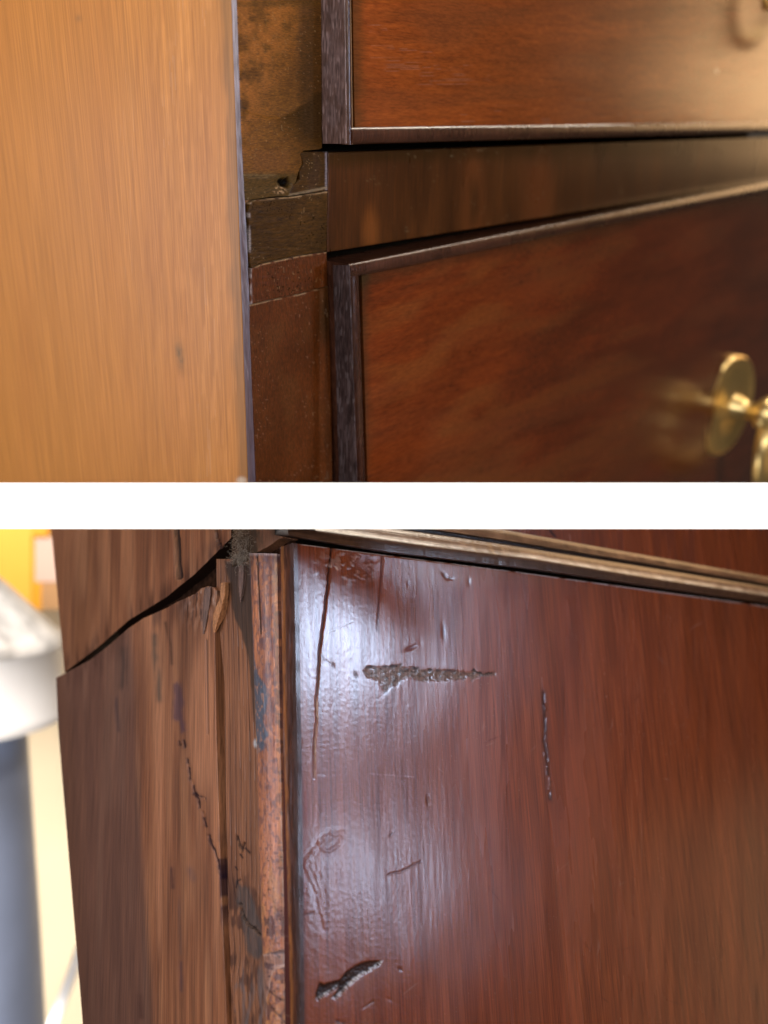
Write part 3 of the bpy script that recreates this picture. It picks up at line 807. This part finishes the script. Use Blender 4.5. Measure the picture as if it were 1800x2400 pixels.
def w_cb(x, y, W):
    u = ub(x, y)
    n = fbm(x / 9, y / 26, 174, 4)
    over(W, sstep(.42, .58, n + .25 * (u - .62)) * sstep(1900, 1600, y), (.12, .048, .045), .75)
    over(W, sstep(.54, .62, fbm(x / 4, y / 9, 176)) , (.085, .045, .055), .6)
    over(W, sstep(.14, .04, u + .12 * (n - .5)), (.045, .050, .075), .85)
    over(W, sstep(-2, 3, spoly(x, y, blue) + 6 * (fbm(x / 6, y / 10, 177) - .5)), (.050, .068, .105), .92)
    over(W, sstep(-2, 3, spoly(x, y, blue)) * sstep(.63, .70, fbm(x / 3.5, y / 9, 178)), (.30, .15, .10), .8)
    over(W, sstep(1950, 2050, y) * sstep(.5, .64, fbm(x / 8, y / 30, 179)), (.42, .19, .075), .6)
    over(W, sstep(2100, 2150, y) * sstep(.55, .66, fbm(x / 10, y / 26, 180)), (.075, .032, .035), .8)
    over(W, sstep(2190, 2200, y) * sstep(2232, 2215, y) * sstep(.3, .6, n), (.30, .10, .06), .5)
    c = spoly(x, y, chipA)
    over(W, sstep(-2, 2, c), (.26, .14, .11), .8)
    over(W, sstep(4, 1, np.abs(c - 1)) , (.42, .28, .25), .7)
    over(W, sstep(-2, 2, c) * sstep(.55, .68, fbm(x / 9, y / 9, 181)), (.07, .035, .04), .85)
    for q in (Z3([(800, 1320), (860, 1370), (920, 1420)]), Z3([(800, 1430), (860, 1520), (900, 1570)])):
        d, t = dline(x, y, q); over(W, sstep(3, 1, d), (.06, .025, .015), .8)
    over(W, sstep(.80, .88, vn(x / 2.2, y / 2.6, 182)) * sstep(1950, 1990, y), (.02, .012, .012), .8)
    d, t = dline(x, y, Z1([(680, 320), (690, 560), (705, 800), (720, 1100)])); over(W, sstep(3.4, 1, d), (.02, .008, .006), .95)
    d, t = dline(x, y, Z2([(612, 365), (630, 450), (652, 560)])); over(W, sstep(4, 2, d), (.55, .28, .10), .9)
    over(W, sstep(5, 1.5, np.hypot(x - 606, y - 1746)), (.6, .75, .85), .8)
    over(W, sstep(8, 2, y - 1298) , (.5, .38, .36), .5)
patch('corner_bead', LO, 0, .0006, bL, bR, [(560, 1297), (680, 1299)], [(560, 2560), (700, 2560)], 1.9, M_cove, cab, h_cb, w_cb, .006, 0)

# front panel standing proud, its left edge in view
eL = [(1280, 658), (1764, 665), (2193, 677), (2420, 682)]
eR = [(1272, 688), (1500, 693), (1740, 697), (2050, 700), (2420, 705)]
xe, PD = None, None
Pa = LO.on(660, 1500, 1, 0.0); xe = Pa[0]
PD = -LO.on(693, 1500, 0, xe)[1]
fT = [(640, 1265), (688, 1272), (1250, 1344), (1850, 1427)]
crack = Z6([(352, 120), (350, 180), (340, 260), (330, 330), (318, 460), (300, 600), (284, 730), (275, 800), (268, 900), (262, 1000), (248, 1150), (252, 1250), (244, 1330), (238, 1500), (236, 1640)])
crack2 = Z6([(682, 180), (672, 350), (652, 580), (640, 690)])
g1 = Z6([(558, 950), (575, 920), (640, 922), (720, 918), (800, 905), (822, 925), (845, 940), (870, 920), (905, 925), (935, 938), (1000, 938), (1080, 942), (1150, 945), (1230, 960), (1255, 952), (1275, 930), (1290, 955), (1350, 962), (1415, 955), (1418, 978), (1310, 985), (1280, 1000), (1250, 1015), (1240, 985), (1200, 1005), (1130, 1005), (1050, 1015), (980, 1012), (930, 1018), (860, 985), (825, 998), (800, 1015), (770, 1050), (740, 1045), (715, 1085), (690, 1092), (670, 1058), (655, 1015), (620, 1000), (575, 990)])
g2 = Z8([(250, 1440), (272, 1385), (300, 1400), (340, 1388), (410, 1370), (445, 1320), (490, 1290), (540, 1265), (600, 1248), (684, 1250), (655, 1285), (600, 1318), (540, 1350), (470, 1410), (420, 1460), (372, 1503), (352, 1490), (395, 1425), (345, 1455), (300, 1480), (262, 1512), (245, 1490)])
bumps = Z7([(205, 1165), (212, 1195), (212, 1345), (208, 1390), (222, 1440), (226, 1465), (208, 1490), (236, 1530), (226, 1575), (224, 1610), (240, 1645)]) + [(1286, 1850), (1290, 1866), (1288, 1838)]
cr3 = Z7([(205, 1090), (206, 1180), (214, 1340), (206, 1400), (222, 1465), (228, 1560), (232, 1640)]) + [(1286, 1845), (1289, 1872)]
dents = [  # centre, half-length, half-width, angle, depth
    (963, 1519, 17, 5, -.45, 3.5), (1039, 1481, 22, 5, 1.5, 2.2), (781, 1559, 9, 3, 1.35, 2.2), (1042, 1349, 11, 4, .9, 4), (1055, 1356, 8, 3.5, .2, 3), (1099, 1363, 10, 3, 1.5, 3),
    (956, 1367, 7, 3, 1.6, 2), (1003, 1875, 13, 3.6, 1.5, 5), (917, 1955, 8, 3, -.8, 2), (936, 2271, 6, 4, .6, 2.5), (834, 1582, 10, 4, 1.2, 2), (986, 1508, 12, 4, 1.5, 1.2), (697, 1742, 9, 8, 1.57, 9),
    (911, 2342, 9, 3, .5, 1.5), (1240, 2324, 3, 3, 0, 2), (1275, 1795, 3, 3, 0, -1.2)]
scr = [(Z8([(715, 690), (760, 678), (800, 672), (850, 645), (930, 605)]), 4, 2.6, (.035, .02, .02)), (Z8([(600, 42), (700, 50), (800, 58), (880, 62)]), 2.4, 1.2, None), (Z8([(270, 42), (310, 46)]), 3, 1.2, None),
       (Z8([(160, 955), (230, 938)]), 4, 1.5, (.03, .018, .02)), (Z8([(555, 1555), (620, 1510)]), 3.5, 2.2, (.03, .012, .01)), (Z6([(320, 700), (400, 665), (490, 625)]), 2.6, 1.2, (.11, .045, .02)),
       (Z6([(280, 840), (310, 880), (345, 900)]), 2.6, 1.2, (.05, .03, .04)), (Z8([(380, 1640), (440, 1655)]), 6, 2, (.02, .01, .01))]
ringp = [Z8([(430, 418), (350, 425), (285, 470), (240, 530), (192, 590), (182, 630), (212, 700), (240, 760), (262, 830), (285, 930), (310, 1030)]),
         Z8([(350, 425), (408, 445), (402, 490), (335, 540), (285, 525), (270, 480)]), Z8([(215, 640), (250, 700), (275, 790), (300, 900)])]
# weathering of the panel, gouge shade and sparkle painted in -------------------------------------------------
def h_fp(x, y):
    pol = sstep(1150, 780, x)
    h = .20 * (vn(x / 5.5, y / 50, 201) - .5) * (.3 + .7 * sstep(1500, 900, x)) + .36 * (fbm(x / 5, y / 6.5, 202) - .5) * (.08 + .92 * pol)
    h = h + 1.6 * (vn(x / 90, y / 160, 204) - .5) + 2.5 * (vn(x / 260, y / 300, 205) - .5)
    d, t = dline(x + 5 * (fbm(x * 0 + 3.3, y / 26, 285) - .5), y, crack)
    wd = 3.4 * (1 - .45 * t)
    h = h - 4.5 * (1 - .6 * t) * np.exp(-(d / (wd * .7)) ** 2)
    h = h + .4 * np.exp(-(d / 9) ** 2) * (1 - t)
    d, t = dline(x, y, crack2); h = h - 2 * sstep(2.6, .6, d) * (1 - t)
    s = spoly(x, y, g1) + 5.5 * (fbm(x / 5, y / 3.5, 206) - .5)
    h = h - sstep(-4, 6, s) * .9 - sstep(-1, 5, s) * 1.8 * (fbm(x / 5, y / 4.5, 207) - .5)
    s = spoly(x, y, g2) + 4 * (fbm(x / 5, y / 4, 208) - .5)
    h = h - sstep(-1, 6, s) * (4.5 + 3.5 * (fbm(x / 5, y / 5, 209) - .5))
    for (cx, cy, a, b_, an, dep) in dents:
        c_, s_ = math.cos(an), math.sin(an)
        qx = ((x - cx) * c_ + (y - cy) * s_) / a; qy = (-(x - cx) * s_ + (y - cy) * c_) / b_
        h = h - .38 * dep * np.exp(-(qx * qx + qy * qy) * 1.3)
    for (p, wd, dep, col) in scr:
        d, t = dline(x, y, p); h = h - .3 * dep * np.exp(-(d / (wd * .5)) ** 2) * (.5 + .7 * vn(x / 6, y / 6, 210))
    for p in ringp:
        d, t = dline(x, y, p); h = h + .38 * np.exp(-(d / 3.6) ** 2) * (.1 + 1.2 * vn(x / 9, y / 9, 211)) - .2 * np.exp(-((d - 8) / 5) ** 2)
    d, t = dline(x, y, cr3); h = h - 1.3 * sstep(4.5, 1, d + 3 * (vn(x / 5, y / 9, 212) - .5)) * sstep(.4, .5, vn(x / 40, y / 26, 213) + .15)
    for (bx, by) in bumps: h = h + 1.5 * np.exp(-(((x - bx - 1.5) / 2.6) ** 2 + ((y - by) / 5) ** 2))
    # scuffed upper left
    h = h + 1.6 * sstep(.5, .7, fbm(x / 12, y / 9, 214)) * sstep(60, 15, np.hypot((x - 810) * .6, y - 1322))
    return h
def w_fp(x, y, W):
    over(W, sstep(.52, .78, vn(x / 6, y / 170, 221)), (.055, .014, .008), .28)
    over(W, sstep(.55, .82, vn(x / 3.6, y / 90, 222)), (.055, .015, .009), .26)
    over(W, sstep(.48, .78, vn(x / 34, y / 520, 223)), (.070, .018, .009), .26)
    over(W, sstep(.5, .78, vn(x / 48 + 9, y / 620, 224)), (.165, .040, .014), .26)
    over(W, sstep(1420, 1340, y + 40 * vn(x / 60, y / 50, 226)) * sstep(900, 1000, x) * sstep(1420, 1150, x), (.16, .058, .026), .4)
    d, t = dline(x + 5 * (fbm(x * 0 + 3.3, y / 26, 285) - .5), y, crack); wd = 3.4 * (1 - .45 * t)
    over(W, np.exp(-(d / (wd * .62)) ** 2) * 1.6, (.006, .003, .004), 1 - .6 * t ** 2)
    d, t = dline(x, y, crack2); over(W, sstep(2.8, .8, d), (.04, .018, .018), .7)
    s = spoly(x, y, g1) + 5.5 * (fbm(x / 5, y / 3.5, 206) - .5)
    over(W, sstep(-2, 3, s) * (.55 + .45 * fbm(x / 8, y / 6, 225)), (.105, .078, .064), .9)
    over(W, sstep(0, 3, s) * sstep(.66, .8, vn(x / 3, y / 3, 220)), (.035, .022, .016), .75)
    over(W, sstep(-3, 0, s) * sstep(5, 1, s) * sstep(.3, .65, vn(x / 9, y / 7, 216)) * np.where(spoly(x, y - 3, g1) < spoly(x, y, g1) - .5, 1, .15), (.014, .010, .009), .9)  # shading painted under the gouge's upper edge
    over(W, sstep(0, 3, s) * sstep(.6, .75, fbm(x / 6, y / 6, 227)), (.03, .022, .02), .8)
    s = spoly(x, y, g2) + 4 * (fbm(x / 5, y / 4, 208) - .5)
    over(W, sstep(-2, 3, s), (.011, .008, .008), .96)
    q = (x - 740) * .82 - (2345 - y) * -.57
    over(W, sstep(0, 4, s) * sstep(.5, .72, vn((x * .82 - y * .57) / 26, (x * .57 + y * .82) / 2.6, 218)), (.042, .017, .011), .55)
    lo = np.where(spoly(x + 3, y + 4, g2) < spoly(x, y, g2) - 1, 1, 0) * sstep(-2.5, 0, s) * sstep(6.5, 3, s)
    over(W, lo * sstep(.38, .55, vn(x / 3.2, y / 3.2, 219)), (.36, .34, .36), .9)  # chipped lower right rim, its sparkle painted in pale
    for i, (cx, cy, a, b_, an, dep) in enumerate(dents):
        if dep < 2: continue
        c_, s_ = math.cos(an), math.sin(an)
        qx = ((x - cx) * c_ + (y - cy) * s_) / a; qy = (-(x - cx) * s_ + (y - cy) * c_) / b_
        over(W, np.exp(-(qx * qx + qy * qy) * 1.6), (.03, .016, .015) if i else (.06, .015, .02), .75)
    for (p, wd, dep, col) in scr:
        if col is None: continue
        d, t = dline(x, y, p); over(W, np.exp(-(d / (wd * .5)) ** 2) * sstep(.15, .5, vn(x / 7, y / 7, 217)), col, .85)
    d, t = dline(x, y, cr3); over(W, np.exp(-(d / (1.2 + 4.5 * fbm(x / 5, y / 9, 212) ** 1.3)) ** 2) * sstep(.2, .5, vn(x / 30, y / 16, 213)), (.016, .008, .008), .92)
    over(W, sstep(16, 3, d), (.05, .02, .016), .45)
    # red shellac pooled along the left edge
    l = np.interp(y, *zip(*eR))
    e = x - l
    over(W, sstep(24, 4, e + 16 * (vn(x / 15, y / 90, 228) - .5)) * sstep(1700, 1860, y), (.09, .012, .010), .6)
    over(W, sstep(6, 1, e), (.03, .018, .02), .6)
    over(W, sstep(8, 2, np.hypot((x - 699) * .9, (y - 1742) * .7)), (.006, .004, .004), .95)
    # pale scuffs along the top edge
    T = np.interp(x, *zip(*fT))
    over(W, sstep(4.5, 1.5, y - T) * sstep(.2, .4, vn(x / 30, y / 5, 229)), (.42, .36, .36), .75)
    over(W, sstep(.52, .68, fbm(x / 12, y / 9, 214)) * sstep(60, 15, np.hypot((x - 810) * .6, y - 1322)), (.20, .12, .11), .5)
    over(W, sstep(8, 2, np.hypot(x - 1276, y - 2014)) * 0, (.4, .3, .3), .5)
def d_fp(x, y):
    a = sstep(-1, 2, spoly(x, y, g1) + 5.5 * (fbm(x / 5, y / 3.5, 206) - .5)) * (1 - .8 * sstep(.70, .80, vn(x / 4, y / 4, 287)))
    d, t = dline(x + 5 * (fbm(x * 0 + 3.3, y / 26, 285) - .5), y, crack)
    return np.maximum(a, sstep(4, 2, d) * (1 - t))
_rs = np.random.RandomState(77)
hair = []
for _ in range(46):
    cx_, cy_ = _rs.uniform(720, 1780), _rs.uniform(1300, 2390); an_ = _rs.choice([_rs.normal(1.5, .25), _rs.normal(-.5, .4), _rs.uniform(0, 3.1)]); ln_ = _rs.uniform(8, 55)
    hair.append(([(cx_, cy_), (cx_ + math.cos(an_) * ln_ * .5 + _rs.normal(0, 2), cy_ + math.sin(an_) * ln_ * .5), (cx_ + math.cos(an_) * ln_, cy_ + math.sin(an_) * ln_)], _rs.rand()))
_wf = w_fp
def w_fp(x, y, W):
    for p, k in hair:
        d, t = dline(x, y, p)
        over(W, np.exp(-(d / 1.3) ** 2) * np.sin(np.pi * np.clip(t, .08, 1)), (.22, .11, .08) if k > .6 else (.025, .010, .008), .45)
    _wf(x, y, W)
    over(W, sstep(.93, .97, vn(x / 2.6, y / 2.6, 281)) * sstep(.5, .7, vn(x / 70, y / 70, 282)), (.30, .18, .13), .22)
fp = patch('front_panel', LO, 1, -PD, eR, [(1270, 1850), (2420, 1850)], fT, [(640, 2560), (1860, 2560)], 2.1, M_cab, cab, h_fp, w_fp, .010, 5.0, 0.0, d_fp)
# its planed left edge
def h_pe(x, y): return .6 * (vn(x / 4, y / 60, 231) - .5)
def w_pe(x, y, W):
    l = np.interp(y, *zip(*eL)); r = np.interp(y, *zip(*eR)); u = (x - l) / (r - l)
    over(W, sstep(.38, .12, u + .15 * (vn(x / 6, y / 60, 232) - .5)), (.22, .080, .022), .8)
    over(W, sstep(.55, .85, u + .2 * (vn(x / 6, y / 40, 233) - .5)), (.045, .030, .030), .7)
    over(W, sstep(.6, .8, vn(x / 3, y / 30, 234)), (.03, .012, .008), .5)
eRi = [(a, b - .6) for a, b in eR]
co = np.zeros(len(fp.data.vertices) * 3, np.float32); fp.data.vertices.foreach_get('co', co)
xe = float(co.reshape(-1, 3)[:, 0].min()) - .0002
patch('panel_edge', LO, 0, xe, eL, eRi, [(640, 1284), (660, 1281), (690, 1272)], [(640, 2560), (720, 2560)], 2.2, M_bead, fp, h_pe, w_pe, .002, 0)

# moulding over the panel
def mould_sec(x, ys):
    """ys: image heights from bottom to top with how far each line stands out"""
    out = []
    for (yy, p) in ys:
        q = LO.on(x, yy, 1, -p); out.append(q)
    return out
def mould_rows(x):
    top = np.interp(x, [660, 950, 1200, 1500, 1850], [1158, 1203, 1243, 1297, 1360])
    grv = np.interp(x, [660, 950, 1200, 1500, 1850], [1200, 1238, 1275, 1323, 1381])
    rdg = np.interp(x, [660, 802, 994, 1250, 1525, 1850], [1228, 1248, 1275, 1307, 1352, 1402])
    fas = np.interp(x, [660, 682, 903, 1250, 1850], [1255, 1259, 1295, 1336, 1422])
    return top, grv, rdg, fas
secs = []
for x in np.linspace(672, 1850, 420):
    top, grv, rdg, fas = mould_rows(x)
    k = .390 / FPX
    rows = [(fas + 1, PD - .004), (fas, PD + .0040), (fas - 3, PD + .0058), (fas * .35 + rdg * .65, PD + .0060), (rdg * .86 + fas * .14, PD + .0057), (rdg, PD + .0049), (rdg * .6 + grv * .4, PD + .0034), (grv * .82 + rdg * .18, PD + .0024), (grv + 2.5, PD + .0002),
            (grv - 3, PD + .0002), (grv * .8 + top * .2, PD + .0022), (grv * .45 + top * .55, PD + .0014), (top + 2, PD + .0004), (top, PD - .004)]
    S = mould_sec(x, rows)
    xm = S[5][0]
    nk = .00012 * max(0, vn(np.array(x / 14.), np.array(2.), 261) - .62) / .3
    S = [[xm, s[1] + (nk if i in (2, 3, 4, 5, 6) else 0), s[2]] for i, s in enumerate(S)]
    secs.append(S)
mo = loft('moulding', secs, M_mould, cab, 1, .00004)
def p_mo(t, i):  # ridge glints and dark grooves painted by profile line, with real wear
    x = 672 + t * 1178
    g = lambda a, b, sd: float(vn(np.array(x / a), np.array(float(b)), sd))
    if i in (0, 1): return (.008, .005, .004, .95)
    if i in (2, 3): return (.035, .017, .010, .75 + .2 * g(9, i, 262))
    if i == 4: return (.045, .02, .012, .7)
    if i == 6: return (.28, .14, .07, .6 * g(14, i, 267))
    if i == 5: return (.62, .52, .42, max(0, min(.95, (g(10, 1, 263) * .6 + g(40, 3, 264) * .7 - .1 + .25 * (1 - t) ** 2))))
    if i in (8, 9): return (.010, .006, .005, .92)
    if i == 7: return (.10, .045, .02, .4)
    if i in (10, 11): return (.30, .15, .075, .55 * g(16, i, 265))
    return (.25, .12, .06, .4 * g(16, i, 266))
paint(mo, 14, p_mo)

# front above the moulding
def h_uf(x, y): return .3 * (vn(x / 6, y / 80, 241) - .5)
def w_uf(x, y, W):
    over(W, sstep(.5, .8, vn(x / 7, y / 170, 242)), (.05, .015, .012), .45)
    d, t = dline(x, y, [(1288, 1238), (1292, 1248), (1302, 1258)]); over(W, sstep(4, 1.5, d), (.01, .007, .01), .9)
patch('front_panel', LO, 1, -PD, [(1150, 700), (1400, 700)], [(1150, 1850), (1400, 1850)], [(690, 1150), (1100, 1222), (1850, 1222)],
      [(690, 1170), (1200, 1248), (1500, 1302), (1850, 1366)], 4, M_cab, cab, h_uf, w_uf, .010, 0)['label'] = 'upper front panel above the moulding'

# end of the upper carcass over the corner
def w_ue(x, y, W):
    over(W, sstep(.4, .7, fbm(x / 10, y / 16, 251)), (.10, .05, .02), .6)
    over(W, sstep(622, 606, x + 10 * vn(x / 8, y / 8, 252)), (.04, .027, .016), .8)
patch('upper_corner', LO, 0, .0002, [(1200, 543), (1330, 543)], [(1200, 662), (1330, 662)], [(540, 1222), (670, 1222)],
      [(540, 1330), (580, 1312), (600, 1296), (630, 1280), (652, 1264), (670, 1258)], 2.2, M_pine, cab, lambda x, y: 2 * (fbm(x / 8, y / 14, 253) - .5), w_ue, .008, 2.0)

# hollow behind the joints
b = LO.on(600, 2560, 1, .014); t = LO.on(600, 1215, 1, .014)
box('carcass_core', (.008, -PD + .008, LO.on(700, 2560, 1, 0)[2]), (LO.on(1850, 1300, 1, .0)[0], .02, LO.on(690, 1232, 1, 0)[2]), M_dark, cab)
s0 = LO.on(160, 1590, 0, .008)
box('side_core', (.006, .0, LO.on(300, 2440, 0, .008)[2]), (.016, LO.on(265, 2300, 0, .008)[1], LO.on(610, 1236, 0, .008)[2]), M_old, cab)

# splinters at the top of the torn board
def splinter(pts, wpx, depth, mat, lab):
    S = []
    for (x, y, k) in pts:
        c = LO.on(x, y, 0, -.0014 - depth)
        r = wpx * k * LO.u
        S.append([[c[0] - r * .5, c[1] + r * .1, c[2]], [c[0] - r * .1, c[1] - r, c[2]], [c[0] + r * 1.2, c[1] - r * .7, c[2]], [c[0] + r * 1.2, c[1] + r * .8, c[2]], [c[0] - r * .2, c[1] + r, c[2]]])
    o = loft('splinter', S, mat, cab, 5, .00012, True, False)
    o['label'] = lab
M_spl = plain('split_wood', (.34, .15, .065), .7, 0, .6, .35, 900, .3, (1, 1, .15))
M_spl2 = plain('grey_split_wood', (.13, .075, .06), .7, 0, .6, .4, 900, .3, (1, 1, .15))
splinter([(523, 1366, 1.0), (523, 1385, 1.05), (521, 1405, 1.0), (514, 1422, 1.5), (510, 1440, 1.6), (505, 1462, 1.0), (502, 1482, .3)], 10, .0006, M_spl, 'orange splinter standing up at the joint')
splinter([(488, 1377, 1.0), (487, 1400, 1.1), (484, 1430, .9), (479, 1470, .5), (477, 1486, .2)], 14, .0004, M_spl2, 'grey torn splinter at the board top')
splinter([(566, 1326, .9), (566, 1350, 1.0), (565, 1380, .8), (564, 1400, .35), (564, 1412, .1)], 11, -.0010, M_spl2, 'hanging pointed splinter under the cobweb')

# cobweb and fluff caught in the joint
M_fluff = plain('cobweb_fibre', (.30, .25, .20), .8, 0, 0, .5, 400, .2)
rs = np.random.RandomState(12)
V = []; F = []
for i in range(420):
    if i < 200: cx, cy = rs.normal(564, 11), rs.normal(1310, 10)
    else: cx, cy = rs.normal(566, 12), rs.normal(1270, 22)
    a0 = rs.uniform(0, 6.28); ln = rs.uniform(6, 22); cv = rs.normal(0, 5)
    pts = []
    xx, yy = cx, cy
    off = rs.uniform(.0006, .0038)
    for k in range(7):
        q = LO.on(min(xx, 640), yy, 0, -off); pts.append(q)
        off += rs.normal(0, .0003)
        a0 += cv / 6 + rs.normal(0, .35); xx += math.cos(a0) * ln / 6; yy += math.sin(a0) * ln / 6
    v, f = tube_data(pts, .00003 + .00004 * rs.rand() ** 2, 3)
    n0 = len(V); V += v; F += [tuple(n0 + j for j in q) for q in f]
fl = pydata('cobweb_fluff', V, F, M_fluff, cab, True)
fl['kind'] = 'stuff'

# ================================================================== background, far out of focus at the left
M_cream = plain('cream_wall', (.80, .66, .46), .8, 0, 0, .04, 3)
M_yel = plain('yellow_paint', (.86, .46, .06), .5, 0, 0, .04, 5)
M_org = plain('orange_trim', (.80, .36, .02), .5, 0, 0, .06, 8)
M_pink = plain('pale_pink_block', (.60, .42, .35), .7, 0, 0, .06, 8)
M_brn = plain('tan_block', (.42, .23, .10), .7, 0, 0, .1, 8)
M_steel = plain('brushed_steel', (.46, .45, .45), .35, .5, 0, .45, 20, .5, (1, 1, .25))
M_lid = wood('brushed_lid', (.42, .41, .40), (.52, .51, .50), (.60, .59, .58), (8, 8, 3), .3, .3, .2, 0, .15, (6, 6, 2), .6)
M_bin = plain('blue_grey_steel', (.36, .44, .66), .5, .0, 0, .15, 6)
M_enam = plain('white_enamel', (.86, .86, .88), .3, 0, 0, .1, 14, .5, (1, 1, .2))

wl = slab('wall', -500, 700, 1000, 2700, 1.75, 1.80, M_cream); wl['kind'] = 'structure'
tag(wl, 'plain cream wall far behind the cabinet', kind='structure')
yc = bpy.data.objects.new('yellow_cupboard', None); COL.objects.link(yc); yc.location = tuple(at(20, 1480, 1.45))
tag(yc, 'bright yellow cupboard with orange trim, blurred behind the left edge of the cabinet', 'cupboard')
def under(o, root):
    o.parent = root; o.matrix_parent_inverse = Matrix.Translation(-Vector(root.location)); return o
under(slab('door_panel', -160, 74, 1120, 1436, 1.45, 1.49, M_yel), yc)
under(slab('trim', 74.5, 112, 1120, 1256, 1.43, 1.48, M_org), yc)
under(slab('trim', 76, 97, 1256.5, 1430, 1.445, 1.48, M_org), yc)
pb = slab('pink_box', 82, 150, 1262, 1364, 1.38, 1.42, M_pink)
tag(pb, 'pale pink box stacked on the tan box behind the cabinet', 'box')
tb = slab('tan_box', 97, 150, 1365, 1428, 1.38, 1.42, M_brn)
tag(tb, 'tan box beneath the pink box behind the cabinet', 'box')

bn = bpy.data.objects.new('steel_bin', None); COL.objects.link(bn)
bc = at(-150, 1690, 1.15); bn.location = tuple(bc)
tag(bn, 'steel bin with white rim and cone shaped lid, blurred at the far left', 'bin')
q = 1.15 / FPX
zc = lambda y: -(y - 1690) * q
lathe('lid', (0, 0, 0), (0, 0, 1), [(288 * q, zc(1520)), (284 * q, zc(1496)), (262 * q, zc(1478)), (150 * q, zc(1366)), (40 * q, zc(1270)), (20 * q, zc(1262))], M_lid, bn, 64, (1, 0, 0))
paint([o for o in bpy.data.objects if o.name == 'lid'][0], 64, lambda t, i: (.10, .09, .08, .85 * float(sstep(.42, .75, vn(np.array(i * .62), np.array(1.5), 291)))))  # dark reflection streaks painted round the brushed cone
lathe('rim', (0, 0, 0), (0, 0, 1), [(280 * q, zc(1695)), (290 * q, zc(1690)), (290 * q, zc(1668)), (284 * q, zc(1660)), (284 * q, zc(1540)), (288 * q, zc(1522)), (280 * q, zc(1521))], M_enam, bn, 64, (1, 0, 0))
lathe('body', (0, 0, 0), (0, 0, 1), [(245 * q, zc(2500)), (230 * q, zc(2200)), (200 * q, zc(1720)), (200 * q, zc(1697))], M_bin, bn, 64, (1, 0, 0))
pl = tube('white_pole', [at(190, 2215, 1.3), at(166, 2290, 1.28), at(110, 2440, 1.25)], [.007, .007, .0075], M_enam, None, 14)
tag(pl, 'slanting white pole at the lower left beside the cabinet', 'pole')
